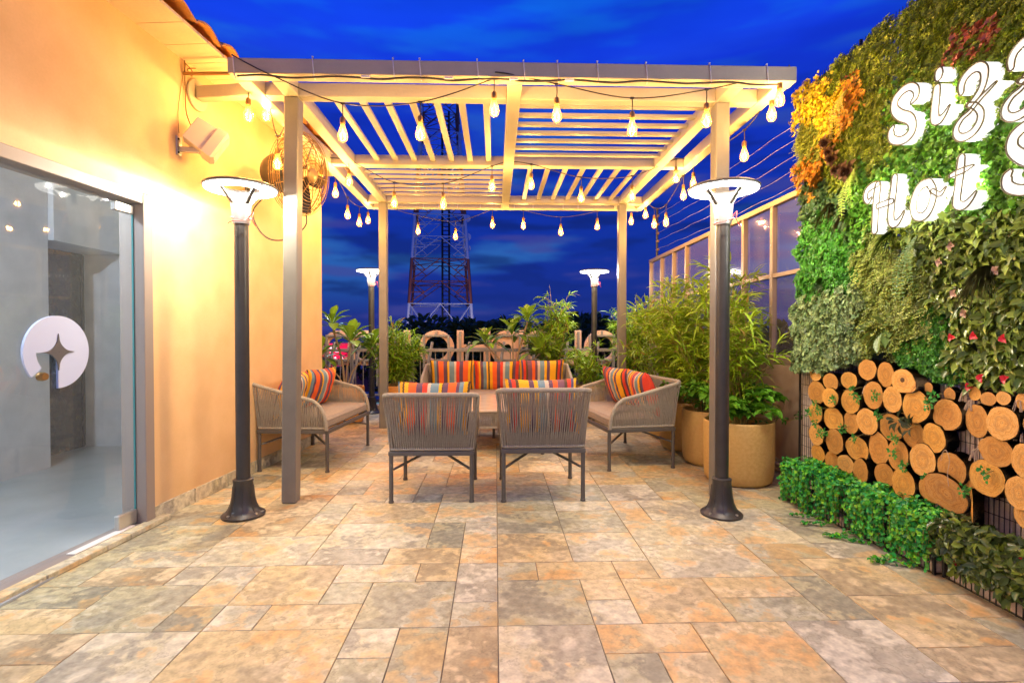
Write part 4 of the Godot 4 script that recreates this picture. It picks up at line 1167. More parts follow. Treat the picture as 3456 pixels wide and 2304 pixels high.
func railing_and_letters() -> void:
	var z := -8.32
	var o := thing("railing", "taupe metal balustrade along the patio edge", "railing")
	var base := MB.new()
	base.box(Vector3(-0.2, 0.03, z), Vector3(5.4, 0.12, 0.16), Basis(), 0.004)
	put(base, "kerb", mats.parapet, o)
	for s in [[-2.9, -1.35], [-1.30, 0.74], [0.79, 2.46]]:
		for y in [0.94, 0.24]:
			var b := MB.new()
			b.bar(Vector3(s[0] + 0.021, y, z), Vector3(s[1] - 0.021, y, z), 0.04, 0.05 if y > 0.5 else 0.03, 0.003)
			put(b, "rail", mats.railing, o)
		for x in s:
			var b := MB.new()
			b.bar(Vector3(x, 0.09, z), Vector3(x, 0.965, z), 0.042, 0.042, 0.003)
			put(b, "post", mats.railing, o)
		var x: float = s[0] + 0.12
		while x < s[1] - 0.05:
			var b := MB.new()
			b.rod(Vector3(x, 0.255, z), Vector3(x, 0.915, z), 0.007, 6)
			put(b, "baluster", mats.railing, o)
			x += 0.118
	# backs of the big cut-out sign letters, with their steel framing towards us
	var zl := -8.72
	var kinds := [["C", -2.55], ["O", -2.13], ["I", -1.45], ["O", -0.97], ["H", -0.36], ["A", 0.20], ["O", 0.72], ["L", 1.25], ["O", 1.76]]
	var rounds := ["pink round sign letter seen from behind, crossed by the frangipani lamp post", "pink round sign letter seen from behind, next to the H-shaped one", "pink round sign letter seen from behind, mostly hidden by frangipani and bamboo", "pink round sign letter seen from behind, crossed by the red-wired lamp post"]
	for q in kinds:
		var c := Vector3(q[1], 0.965, zl)
		var lab: String = {"C": "pink C-shaped sign letter seen from behind by the building corner", "O": rounds[0], "I": "pink straight sign letter seen from behind with a raking strut", "H": "pink H-shaped sign letter seen from behind beyond the sofa", "A": "pink bowl-shaped sign letter with peeling back panel behind the frangipani", "L": "pink L-shaped sign letter seen from behind beyond the railing"}[q[0]]
		var l := thing("sign_letter", lab, "sign letter", c, 0.0, "backs of the roof sign letters")
		if q[0] == "O":
			rounds.pop_front()
		var f := MB.new()
		var R := 0.29
		if q[0] in ["O", "C", "A"]:
			for k in 40:
				var a0 := TAU * k / 40.0
				var a1 := TAU * (k + 1) / 40.0
				if q[0] == "C" and absf(wrapf((a0 + a1) * 0.5, -PI, PI)) < 0.6:
					continue
				var inner := 0.19 if q[0] != "A" else 0.06
				_flat_piece(f, inner, R, a0, a1, 0.05)
			if q[0] == "A":
				f.box(Vector3(0.235, 0, 0.003), Vector3(0.10, 0.58, 0.05), Basis(), 0.003)
		elif q[0] == "I":
			f.box(Vector3.ZERO, Vector3(0.11, 0.58, 0.05), Basis(), 0.003)
		elif q[0] == "H":
			f.box(Vector3(-0.22, 0, 0), Vector3(0.11, 0.58, 0.05), Basis(), 0.003)
			f.box(Vector3(0.22, 0, 0), Vector3(0.11, 0.58, 0.05), Basis(), 0.003)
			f.box(Vector3(0, 0.0, -0.001), Vector3(0.33, 0.11, 0.048), Basis(), 0.003)
		else:
			f.box(Vector3(0.12, 0, 0), Vector3(0.11, 0.58, 0.05), Basis(), 0.003)
			f.box(Vector3(-0.11, -0.235, -0.001), Vector3(0.35, 0.11, 0.048), Basis(), 0.003)
		put(f, "letter_panel", mats.letter_back, l)
		var st := MB.new()
		if q[0] in ["O", "C", "A"]:
			for s in [-1, 1]:
				st.bar(Vector3(0.20 * s, -0.62, 0.045), Vector3(0.20 * s, 0.215, 0.045), 0.035, 0.035, 0.002)
				st.bar(Vector3(-0.1825, 0.2 * s, 0.046), Vector3(0.1825, 0.2 * s, 0.046), 0.033, 0.033, 0.002)
				st.bar(Vector3(0.2175 * s, 0.0, 0.046), Vector3(0.28 * s, 0.0, 0.046), 0.033, 0.033, 0.002)
				st.bar(Vector3(0.0, 0.217 * s, 0.046), Vector3(0.0, 0.28 * s, 0.046), 0.033, 0.033, 0.002)
		elif q[0] == "H":
			for s in [-1, 1]:
				st.bar(Vector3(0.22 * s, -0.62, 0.045), Vector3(0.22 * s, 0.27, 0.045), 0.035, 0.035, 0.002)
			st.bar(Vector3(-0.2, -0.01, 0.046), Vector3(0.2, -0.01, 0.046), 0.033, 0.033, 0.002)
		else:
			var xo := 0.12 if q[0] == "L" else 0.0
			st.bar(Vector3(xo, -0.62, 0.045), Vector3(xo, 0.27, 0.045), 0.035, 0.035, 0.002)
		st.bar(Vector3(-0.06, 0.10, 0.08), Vector3(-0.22, -0.86, 0.26), 0.035, 0.035, 0.002)
		put(st, "steel_frame", mats.railing, l)
		var sc := MB.new()
		for k in 7:
			var a := rng.randf() * TAU
			sc.lathe([Vector2(0.008, 0.0), Vector2(0.0, 0.002)], 6, Transform3D(Basis(Vector3.RIGHT, PI / 2), Vector3(cos(a) * 0.25, sin(a) * 0.25, 0.026) if q[0] in ["O", "C", "A"] else Vector3((0.22 if q[0] == "H" else 0.12 if q[0] == "L" else 0.0) + 0.04 * (k % 2 - 0.5), -0.25 + k * 0.08, 0.026)))
		put(sc, "screws", mats.dark_steel, l)

func _flat_piece(b: MB, r: float, R: float, a0: float, a1: float, thick: float) -> void:
	var pt := func(q: float, a: float, z: float) -> Vector3:
		return Vector3(cos(a) * q, sin(a) * q, z)
	var h := thick * 0.5
	var ins: Vector3 = pt.call((r + R) * 0.5, (a0 + a1) * 0.5, 0.0)
	for s in [-1, 1]:
		b.poly([pt.call(r, a0, h * s), pt.call(R, a0, h * s), pt.call(R, a1, h * s), pt.call(r, a1, h * s)], ins)
	b.poly([pt.call(R, a0, h), pt.call(R, a1, h), pt.call(R, a1, -h), pt.call(R, a0, -h)], ins)
	b.poly([pt.call(r, a0, h), pt.call(r, a1, h), pt.call(r, a1, -h), pt.call(r, a0, -h)], ins)

func far_things() -> void:
	var g := MB.new()
	g.box(Vector3(0, -4.6, -150), Vector3(700, 0.2, 320))
	structure(g, "ground", tri(mat(Color.WHITE, 0.95), mottle_tex(71, 256, Vector3(0.03, 0.03, 0.03), Vector3(0.07, 0.065, 0.06), 0.03, 0.3), 0.2), "dark street ground below the patio")
	var sl := MB.new()
	sl.box(Vector3(0, -2.35, -4.2), Vector3(6.4, 4.28, 9.3))
	structure(sl, "terrace_base", mats.parapet, "storey below the patio")
	# lattice mast with red and white bands
	var o := thing("telecom_tower", "red and white lattice telecom tower beyond the trees", "tower", Vector3(-6.2, 0, -59.5), deg_to_rad(6.0))
	var half := func(h: float) -> float:
		return maxf(0.5, (6.9 - 0.13 * (h - 2.0)) * 0.5)
	var lv := -4.5
	var band := 0
	var bands := [[-4.5, 4.4, "white"], [4.4, 9.2, "red"], [9.2, 14.0, "white"], [14.0, 19.0, "red"], [19.0, 23.0, "white"], [23.0, 26.5, "red"]]
	for bd in bands:
		var m: Material = mats.white_tower if bd[2] == "white" else mats.red_tower
		for s in [[-1, 1], [1, 1], [1, -1], [-1, -1]]:
			var b := MB.new()
			var h0: float = half.call(bd[0])
			var h1: float = half.call(bd[1])
			b.rod(Vector3(s[0] * h0, bd[0], s[1] * h0), Vector3(s[0] * h1, bd[1], s[1] * h1), 0.15, 8)
			put(b, "leg", m, o)
		var br := MB.new()
		var steps := 2
		for k in steps:
			var y0: float = lerpf(bd[0], bd[1], k / float(steps))
			var y1: float = lerpf(bd[0], bd[1], (k + 1) / float(steps))
			var a: float = half.call(y0)
			var c: float = half.call(y1)
			for face in 4:
				var tr := Basis(Vector3.UP, face * PI / 2)
				br.rod(tr * Vector3(-c, y1, c), tr * Vector3(c, y1, c), 0.045, 4)
				br.rod(tr * Vector3(-a, y0, a), tr * Vector3(0, y1, c), 0.05, 4)
				br.rod(tr * Vector3(a, y0, a), tr * Vector3(0, y1, c), 0.05, 4)
				br.rod(tr * Vector3(-(a + c) * 0.5, (y0 + y1) * 0.5, (a + c) * 0.5), tr * Vector3(-a * 0.5, (y0 + y1) * 0.5, (a + c) * 0.5), 0.05, 4)
				br.rod(tr * Vector3((a + c) * 0.5, (y0 + y1) * 0.5, (a + c) * 0.5), tr * Vector3(a * 0.5, (y0 + y1) * 0.5, (a + c) * 0.5), 0.032, 4)
				br.rod(tr * Vector3(-c, y1, c), tr * Vector3(-a * 0.5, (y0 + y1) * 0.5, (a + c) * 0.5), 0.05, 4)
				br.rod(tr * Vector3(c, y1, c), tr * Vector3(a * 0.5, (y0 + y1) * 0.5, (a + c) * 0.5), 0.05, 4)
			br.rod(Vector3(-c, y1, c), Vector3(c, y1, -c), 0.05, 4)
			br.rod(Vector3(c, y1, c), Vector3(-c, y1, -c), 0.05, 4)
		put(br, "bracing", m, o)
	var ld := MB.new()
	for x in [0.25, 1.0]:
		ld.rod(Vector3(x, -4.5, 0.5), Vector3(x, 26, 0.2), 0.13, 6)
	var y := -4.0
	while y < 25.5:
		ld.bar(Vector3(0.25, y, 0.45), Vector3(1.0, y, 0.45), 0.12, 0.08)
		y += 0.45
	put(ld, "cable_ladder", mats.dark_steel, o)
	for q in [[2.9, 13.6, 0.9], [2.9, 11.6, 1.0], [2.95, 10.4, 0.8], [-2.6, 20.0, 1.0], [2.4, 22.5, 0.9], [-2.2, 25.0, 1.1]]:
		var b := MB.new()
		b.lathe([Vector2(0.0, -0.25), Vector2(q[2] * 0.3, -0.2), Vector2(q[2] * 0.42, 0.0), Vector2(q[2] * 0.42, 0.12), Vector2(0.0, 0.14)], 14, Transform3D(Basis(Vector3.RIGHT, PI / 2), Vector3(q[0], q[1], q[0] * 0.9 if q[0] > 0 else 2.6)))
		b.rod(Vector3(q[0] - signf(q[0]) * 0.3, q[1] - 1.2, 2.4), Vector3(q[0] - signf(q[0]) * 0.3, q[1] + 1.2, 2.4), 0.06, 5)
		put(b, "dish", mats.white_tower, o)
	# yard lamp at the mast's foot
	var yl := thing("yard_lamp", "yard lamp at the foot of the lattice tower behind the trees", "lamp", Vector3(-4.5, -4.5, -50.0))
	var yp := MB.new()
	yp.rod(Vector3.ZERO, Vector3(0, 4.6, 0), 0.08, 8)
	put(yp, "pole", mats.dark_steel, yl)
	var yh := MB.new()
	yh.lathe([Vector2(0.0, 4.9), Vector2(0.16, 4.85), Vector2(0.2, 4.72), Vector2(0.14, 4.6), Vector2(0.0, 4.58)], 14)
	put(yh, "lamp_head", mats.ring_light, yl)
	omni(yl, Vector3(0, 4.74, 0), Color(1.0, 0.93, 0.86), 18.0, 0.12)
	# trees beyond the railing
	var crowns := []
	for k in 3:
		crowns.append(crown_mesh(500 + k, 2600))
	var trunk := MB.new()
	trunk.tube(PackedVector3Array([Vector3(0, 0, 0), Vector3(0.1, 1.5, 0), Vector3(0, 3.0, 0.1), Vector3(0.05, 4.2, 0)]), [0.28, 0.22, 0.17, 0.08], 8)
	trunk.tube(PackedVector3Array([Vector3(0, 2.2, 0), Vector3(0.8, 3.6, 0.2), Vector3(1.3, 4.4, 0.3)]), [0.13, 0.09, 0.04], 6)
	trunk.tube(PackedVector3Array([Vector3(0, 2.6, 0), Vector3(-0.7, 3.8, -0.2), Vector3(-1.2, 4.5, -0.2)]), [0.12, 0.08, 0.04], 6)
	var tk := trunk.mesh()
	var spots := [[-11.5, -25.0, 1.25, "dark tree rising between the building corner and the mast"], [-8.4, -21.0, 0.92, "dark leafy tree behind the frangipani in the corner"], [-4.6, -24.0, 1.0, "dark tree below the mast behind the round sign letter"], [-2.5, -22.0, 1.06, "dark tree below the mast behind the H-shaped sign letter"], [-0.4, -23.0, 1.08, "broad dark tree behind the peeling sign letter"], [1.9, -25.0, 1.16, "dark tree behind the tall centre bamboo"], [4.4, -27.0, 1.12, "low dark tree behind the red-wired lamp post"], [6.6, -26.0, 1.14, "dark tree behind the bamboo by the glazed screen"], [9.0, -15.0, 1.1, "dark tree seen through the glazed screen"], [8.0, -10.0, 0.95, "dark tree close outside the glazed screen panes"], [6.8, -7.5, 0.85, "dark shrub-like tree just outside the near glazed panes"]]
	for k in spots.size():
		var s: Array = spots[k]
		var tr := thing("tree", s[3], "tree", Vector3(s[0], -4.5, s[1]), k * 1.3, "trees beyond the patio")
		put(tk, "trunk", mats.bark, tr)
		var c := put(crowns[k % 3], "crown", mats.leaf, tr)
		tr.scale = Vector3.ONE * s[2]
	# neighbouring house with the lit red sign
	var h := thing("neighbour_building", "low dim building across the street under the red lit sign", "building", Vector3(-9.2, -4.5, -27))
	var hb := MB.new()
	hb.box(Vector3(0, 2.0, 0), Vector3(6.5, 4.0, 4), Basis(), 0.02)
	put(hb, "wall", mat(lin(0.16, 0.15, 0.14), 0.8), h)
	for x in [-2.2, -0.6, 1.0, 2.3]:
		var wd := MB.new()
		wd.box(Vector3(x, 2.3, 2.01), Vector3(0.9, 1.2, 0.04), Basis(), 0.01)
		var wn := put(wd, "window", mats.dark_panel, h)
		var si := MB.new()
		si.box(Vector3(x, 1.66, 2.05), Vector3(1.05, 0.07, 0.16), Basis(), 0.01)
		put(si, "sill", mats.concrete, wn)
	var sg := thing("hotel_sign", "red lit signboard with white capital letters on the neighbouring building", "sign", Vector3(-7.95, 0.22, -24.9))
	var sb := MB.new()
	sb.box(Vector3.ZERO, Vector3(2.4, 1.06, 0.12), Basis(), 0.01)
	var red := mat(lin(0.6, 0.03, 0.08), 0.5)
	red.emission_enabled = true
	red.emission = Color(0.95, 0.10, 0.28)
	red.emission_energy_multiplier = 0.8
	put(sb, "sign_panel", red, sg)
	var pole := MB.new()
	pole.box(Vector3(0, -2.6, 0), Vector3(0.12, 4.2, 0.10), Basis(), 0.005)
	put(pole, "pole", mats.frame, sg)
	var wt := mat(Color.WHITE, 0.5)
	wt.emission_enabled = true
	wt.emission = Color(1.0, 0.95, 0.97)
	wt.emission_energy_multiplier = 1.4
	var font := SystemFont.new()
	font.font_names = PackedStringArray(["Droid Sans"])
	font.font_weight = 700
	for q in [["HOTEL", 0.26], ["WARTILA", -0.27]]:
		var tm := TextMesh.new()
		tm.text = q[0]
		tm.font = font
		tm.font_size = 64
		tm.pixel_size = 0.0066
		tm.depth = 0.03
		var l := put(tm, "sign_lettering", wt, sg)
		l.position = Vector3(0, q[1], 0.08)
	omni(sg, Vector3(0, 0, 0.4), Color(1.0, 0.3, 0.4), 0.6, 0.1)
	# shop front with a cold lamp at street level
	var sh := thing("street_kiosk", "small kiosk with a cold white lamp beyond the railing", "kiosk", Vector3(-4.15, -4.5, -16.5))
	var kb := MB.new()
	kb.box(Vector3(0, 1.85, 0), Vector3(2.6, 3.7, 1.6), Basis(), 0.02)
	put(kb, "wall", mat(lin(0.30, 0.36, 0.38), 0.7), sh)
	var kr := MB.new()
	kr.box(Vector3(0, 3.75, 0.1), Vector3(2.9, 0.1, 2.0), Basis(), 0.01)
	put(kr, "roof", mats.frame, sh)
	var sf := MB.new()
	sf.box(Vector3(0.0, 2.0, 0.815), Vector3(0.8, 2.0, 0.03), Basis(), 0.01)
	put(sf, "door", mat(lin(0.03, 0.16, 0.12), 0.5), sh)
	var lm := MB.new()
	lm.lathe([Vector2(0.0, 0.12), Vector2(0.08, 0.09), Vector2(0.11, 0.0), Vector2(0.08, -0.09), Vector2(0.0, -0.12)], 14, Transform3D(Basis(), Vector3(-0.1, 3.45, 1.0)))
	var cold := mat(Color.WHITE, 0.5)
	cold.emission_enabled = true
	cold.emission = Color(0.75, 0.97, 1.0)
	cold.emission_energy_multiplier = 8.0
	put(lm, "lamp", cold, sh)
	omni(sh, Vector3(-0.1, 3.45, 1.0), Color(0.7, 0.95, 1.0), 1.2, 0.08)

func crown_mesh(sd: int, count: int) -> ArrayMesh:
	var r := RandomNumberGenerator.new()
	r.seed = sd
	var b := MB.new()
	b.tinted = true
	var lobes := []
	for k in 9:
		lobes.append([Vector3(r.randf_range(-1.6, 1.6), r.randf_range(3.6, 5.4), r.randf_range(-1.6, 1.6)), r.randf_range(0.6, 1.15)])
	for k in count:
		var l: Array = lobes[r.randi() % 9]
		var d := Vector3(r.randfn(), r.randfn(), r.randfn()).normalized()
		var at: Vector3 = l[0] + d * l[1] * pow(r.randf(), 0.35) * Vector3(1, 0.75, 1)
		var g := r.randf_range(0.6, 1.3)
		b.tint = Color(0.05 * g, 0.085 * g, 0.025 * g)
		var up := Vector3(r.randfn(), r.randfn() + 0.6, r.randfn()).normalized()
		b.leaf(at, (d + Vector3(r.randfn(), r.randfn() - 0.4, r.randfn()) * 0.6).normalized(), up, r.randf_range(0.22, 0.42), r.randf_range(0.12, 0.2))
	return b.mesh()

func make_seat(called: String, label: String, cat: String, W: float, D: float, grp: String) -> Node3D:
	# faces local -z; stands on y = 0
	var o := thing(called, label, cat, Vector3.ZERO, 0.0, grp)
	var fy := 0.335
	for sx in [-1, 1]:
		for sz in [-1, 1]:
			var l := MB.new()
			l.lathe([Vector2(0.0, 0.001), Vector2(0.019, 0.001), Vector2(0.019, 0.014), Vector2(0.0155, 0.016), Vector2(0.0155, fy)], 12, Transform3D(Basis(), Vector3(sx * W * 0.5, 0, sz * D * 0.5)))
			put(l, "leg", mats.frame, o)
			var br := MB.new()
			br.bar(Vector3(sx * (W * 0.5 - 0.012), 0.235, sz * (D * 0.5 - 0.01)), Vector3(sx * (W * 0.5 - minf(W * 0.5, 0.29) + 0.014), 0.325, sz * 0.012), 0.02, 0.014, 0.003)
			put(br, "brace", mats.frame, o)
	var f := MB.new()
	for s in [-1, 1]:
		f.bar(Vector3(-W * 0.5 - 0.017, fy + 0.016, s * D * 0.5), Vector3(W * 0.5 + 0.017, fy + 0.016, s * D * 0.5), 0.034, 0.032, 0.003)
		f.bar(Vector3(s * W * 0.5, fy + 0.016, -D * 0.5 + 0.017), Vector3(s * W * 0.5, fy + 0.016, D * 0.5 - 0.017), 0.034, 0.032, 0.003)
	f.bar(Vector3(-W * 0.5 + 0.017, fy + 0.010, 0), Vector3(W * 0.5 - 0.017, fy + 0.010, 0), 0.03, 0.02, 0.003)
	put(f, "seat_frame", mats.frame, o)
	var yb := fy + 0.046
	var side_len := D
	var back_len := W
	var total := side_len * 2 + back_len
	var top := func(s: float) -> Vector3:
		# s runs from the front of one arm round the back to the front of the other
		var sg := -1.0
		var q := s
		if s > total * 0.5:
			sg = 1.0
			q = total - s
		if q < side_len:
			var fr := clampf(q / side_len, 0.0, 1.0)
			var yy := 0.60 + 0.165 * pow(fr, 1.15)
			if fr < 0.22:
				var e := 1.0 - fr / 0.22
				yy = lerpf(yy, yb + 0.02, 1.0 - sqrt(maxf(0.0, 1.0 - e * e)))
			return Vector3(sg * (W * 0.5 + 0.018 + 0.024 * fr), yy, lerpf(-D * 0.5, D * 0.5 + 0.035, fr))
		var fx := (q - side_len) / (back_len * 0.5)
		var rr := sm(0.0, 0.10, fx)
		return Vector3(sg * (W * 0.5 + 0.042) * (1.0 - fx), 0.765 + 0.006 * rr, D * 0.5 + 0.035 + 0.025 * rr)
	var bot := func(s: float) -> Vector3:
		var sg := -1.0
		var q := s
		if s > total * 0.5:
			sg = 1.0
			q = total - s
		if q < side_len:
			return Vector3(sg * (W * 0.5 + 0.004), yb, lerpf(-D * 0.5, D * 0.5, q / side_len))
		return Vector3(sg * (W * 0.5) * (1.0 - (q - side_len) / (back_len * 0.5)), yb, D * 0.5 + 0.004)
	var out := func(s: float) -> Vector3:
		var q := minf(s, total - s)
		var sg := -1.0 if s < total * 0.5 else 1.0
		if q < side_len - 0.03:
			return Vector3(sg, 0, 0)
		if q > side_len + 0.03:
			return Vector3(0, 0, 1)
		return Vector3(sg, 0, 1).normalized()
	# wrapped rails with the ribs of the wound rope
	for which in 2:
		var rail := MB.new()
		var pts := PackedVector3Array()
		var rad := PackedFloat32Array()
		var m := int(total / 0.0065)
		if which == 0:
			for k in 6:
				pts.append(Vector3(-(W * 0.5 + 0.016), fy + 0.03 + k * 0.006, -D * 0.5))
				rad.append(0.0165 + 0.0016 * (k % 2))
		for k in m + 1:
			var s := total * k / m
			var q: Vector3 = top.call(s) if which == 0 else bot.call(s)
			pts.append(q)
			rad.append((0.0165 if which == 0 else 0.0115) + 0.0020 * (k % 2))
		if which == 0:
			for k in 6:
				pts.append(Vector3(W * 0.5 + 0.016, fy + 0.06 - k * 0.006, -D * 0.5))
				rad.append(0.0165 + 0.0016 * (k % 2))
		# soften corners
		for it in 3:
			var cp := pts.duplicate()
			for k in range(1, pts.size() - 1):
				cp[k] = (pts[k - 1] + pts[k] * 2.0 + pts[k + 1]) * 0.25
			pts = cp
		rail.tube(pts, rad, 8)
		put(rail, "top_rail" if which == 0 else "bottom_rail", mats.rope, o)
	var rope := MB.new()
	var pitch := 0.0150
	var cnt := int(total / pitch)
	for k in cnt:
		var s := total * (k + 0.5) / cnt
		for lay in [-1, 1]:
			var n: Vector3 = out.call(s)
			var jit := rng.randf_range(-0.0015, 0.0015)
			var a: Vector3 = bot.call(clampf(s - lay * pitch * 0.36 + jit, 0.0, total)) + n * 0.008 * lay
			var b: Vector3 = top.call(clampf(s + lay * pitch * 0.36 + jit, 0.0, total)) + n * 0.012 * lay
			if b.y - a.y < 0.03:
				continue
			rope.tube(PackedVector3Array([a, a.lerp(b, 0.5) - n * 0.004 * lay + Vector3(0, 0, 0), b]), 0.0043, 5, false)
	put(rope, "rope_weave", mats.rope, o)
	var seat := MB.new()
	var pt := 0.07 if W > 1.5 else 0.1
	seat.box(Vector3(0, fy + 0.034 + pt * 0.5, -0.01), Vector3(W - 0.03, pt, D - 0.03), Basis(), 0.022)
	var sp := put(seat, "seat", mats.pad, o)
	var pi := MB.new()
	pi.box(Vector3(0, fy + 0.034 + pt * 0.5, -0.01), Vector3(W - 0.024, 0.006, D - 0.024), Basis(), 0.002)
	put(pi, "piping", mats.pad, sp)
	return o

func pillow(w: float, h: float, t: float, sd: int) -> ArrayMesh:
	var b := MB.new()
	var n := noise(sd, 2.2, 3)
	var m := 18
	for side in [1, -1]:
		var base := b.v.size()
		for j in m + 1:
			for i in m + 1:
				var u := -1.0 + 2.0 * i / m
				var q := -1.0 + 2.0 * j / m
				var th := pow(maxf(0.0, 1.0 - pow(absf(u), 3.2)), 0.55) * pow(maxf(0.0, 1.0 - pow(absf(q), 3.2)), 0.55)
				var x := w * 0.5 * u * (1.0 - 0.05 * (1.0 - q * q))
				var y := h * 0.5 * q * (1.0 - 0.07 * (1.0 - u * u))
				var z: float = side * t * 0.5 * th + 0.012 * th * n.get_noise_3d(u * 0.8, q * 0.8, side)
				b.p(Vector3(x, y, z), Vector3(0, 0, side), Vector2(i / float(m), j / float(m) + 0.1 * side))
		for j in m:
			for i in m:
				var a := base + j * (m + 1) + i
				if side > 0:
					b.f(a, a + 1, a + m + 2)
					b.f(a, a + m + 2, a + m + 1)
				else:
					b.f(a, a + m + 2, a + 1)
					b.f(a, a + m + 1, a + m + 2)
	# smooth normals from the faces
	for k in b.n.size():
		b.n[k] = Vector3.ZERO
	for k in range(0, b.ix.size(), 3):
		var i0 := b.ix[k]
		var i1 := b.ix[k + 1]
		var i2 := b.ix[k + 2]
		var nn := (b.v[i2] - b.v[i0]).cross(b.v[i1] - b.v[i0])
		b.n[i0] += nn
		b.n[i1] += nn
		b.n[i2] += nn
	for k in b.n.size():
		b.n[k] = b.n[k].normalized()
	return b.mesh()

func furniture() -> void:
	var grp := "rope armchairs with their backs to us"
	var c1 := make_seat("armchair", "taupe rope armchair whose cushion ends in a pale blue stripe", "armchair", 0.57, 0.59, "")
	c1.position = Vector3(-0.455, 0, -4.045)
	var c2 := c1.duplicate()
	c2.name = numbered("armchair")
	add_child(c2)
	c2.position = Vector3(0.338, 0, -4.045)
	c2.rotation.y = 0.015
	c2.scale = Vector3(1.0, 1.04, 1.0)
	c2.set_meta("label", "taupe rope armchair whose cushion has a wide yellow stripe")
	var s1 := make_seat("loveseat", "taupe rope loveseat against the peach wall", "sofa", 1.10, 0.60, "")
	s1.position = Vector3(-1.712, 0, -5.165)
	s1.rotation.y = deg_to_rad(-90.0 - 4.4)
	var s2 := s1.duplicate()
	s2.name = numbered("loveseat")
	add_child(s2)
	s2.position = Vector3(1.208, 0, -5.15)
	s2.rotation.y = deg_to_rad(90.0 + 8.5)
	s2.set_meta("label", "taupe rope loveseat in front of the tan planters")
	var s3 := make_seat("sofa", "taupe rope three-seater sofa in front of the railing", "sofa", 1.90, 0.66, "")
	s3.position = Vector3(0.02, 0, -7.05)
	s3.rotation.y = PI
	# cushions
	var pm := [pillow(0.54, 0.42, 0.17, 1), pillow(0.54, 0.42, 0.18, 2), pillow(0.62, 0.44, 0.18, 3)]
	var cush := func(parent: Node3D, local: Vector3, tilt: float, turn: float, shape: int, stripe: int, label: String) -> void:
		var o := MeshInstance3D.new()
		o.mesh = pm[shape]
		o.material_override = mats["stripe%d" % stripe]
		o.name = numbered("cushion")
		add_child(o)
		o.transform = parent.transform.orthonormalized() * Transform3D(Basis(Vector3.UP, turn) * Basis(Vector3.RIGHT, tilt), local)
		tag(o, label, "cushion", "striped scatter cushions")
	cush.call(c1, Vector3(0.0, 0.645, 0.17), -0.30, 0.0, 0, 0, "striped cushion on the armchair showing a pale blue end stripe")
	cush.call(c2, Vector3(0.0, 0.665, 0.17), -0.30, 0.02, 1, 2, "striped cushion on the armchair showing a wide yellow stripe")
	cush.call(s3, Vector3(0.60, 0.625, 0.18), -0.26, 0.03, 2, 0, "striped cushion at the sofa end by the orange planter")
	cush.call(s3, Vector3(0.0, 0.62, 0.16), -0.28, -0.05, 2, 1, "striped cushion in the middle of the sofa")
	cush.call(s3, Vector3(-0.61, 0.63, 0.18), -0.24, 0.0, 2, 2, "striped cushion at the sofa end by the green bamboo")
	cush.call(s1, Vector3(0.28, 0.645, 0.14), -0.32, 0.12, 1, 2, "striped cushion on the wall loveseat, by the pergola post")
	cush.call(s1, Vector3(-0.24, 0.655, 0.13), -0.34, -0.16, 1, 0, "striped cushion on the wall loveseat, by its railing end")
	cush.call(s2, Vector3(-0.27, 0.655, 0.14), -0.32, -0.1, 1, 1, "striped cushion on the planter loveseat, by its near arm")
	cush.call(s2, Vector3(0.24, 0.66, 0.13), -0.36, 0.14, 1, 2, "striped cushion on the planter loveseat, by its railing arm")
	# coffee table
	var t := thing("coffee_table", "low rope coffee table with polished cream top", "table", Vector3(0.03, 0, -5.83))
	var tp := MB.new()
	tp.box(Vector3(0, 0.44, 0), Vector3(0.98, 0.02, 1.34), Basis(), 0.004)
	put(tp, "table_top", mats.marble, t)
	var ap := MB.new()
	for y in [0.275, 0.418]:
		for s in [-1, 1]:
			ap.bar(Vector3(-0.47, y, s * 0.64), Vector3(0.47, y, s * 0.64), 0.022, 0.022, 0.004)
			ap.bar(Vector3(s * 0.47, y, -0.629), Vector3(s * 0.47, y, 0.629), 0.022, 0.022, 0.004)
	put(ap, "apron_rail", mats.rope, t)
	var rw := MB.new()
	var x := -0.455
	while x < 0.46:
		for s in [-1, 1]:
			for lay in [-1, 1]:
				rw.tube(PackedVector3Array([Vector3(x - 0.005 * lay, 0.27, s * 0.64 + 0.008 * lay), Vector3(x, 0.345, s * 0.64 + 0.003 * lay), Vector3(x + 0.005 * lay, 0.423, s * 0.64 + 0.008 * lay)]), 0.0043, 5, false)
				rw.tube(PackedVector3Array([Vector3(s * 0.47 + 0.008 * lay, 0.27, x * 1.37 - 0.005 * lay), Vector3(s * 0.47, 0.345, x * 1.37), Vector3(s * 0.47 + 0.008 * lay, 0.423, x * 1.37 + 0.005 * lay)]), 0.0043, 5, false)
		x += 0.0155
	put(rw, "rope_weave", mats.rope, t)
	for q in [Vector3(-0.44, 0, 0.6), Vector3(0.44, 0, 0.6), Vector3(-0.44, 0, -0.6), Vector3(0.44, 0, -0.6), Vector3(-0.05, 0, -0.22)]:
		var l := MB.new()
		l.lathe([Vector2(0.0, 0.001), Vector2(0.019, 0.001), Vector2(0.019, 0.014), Vector2(0.0155, 0.016), Vector2(0.0155, 0.27)], 12, Transform3D(Basis(), q))
		put(l, "leg", mats.frame, t)
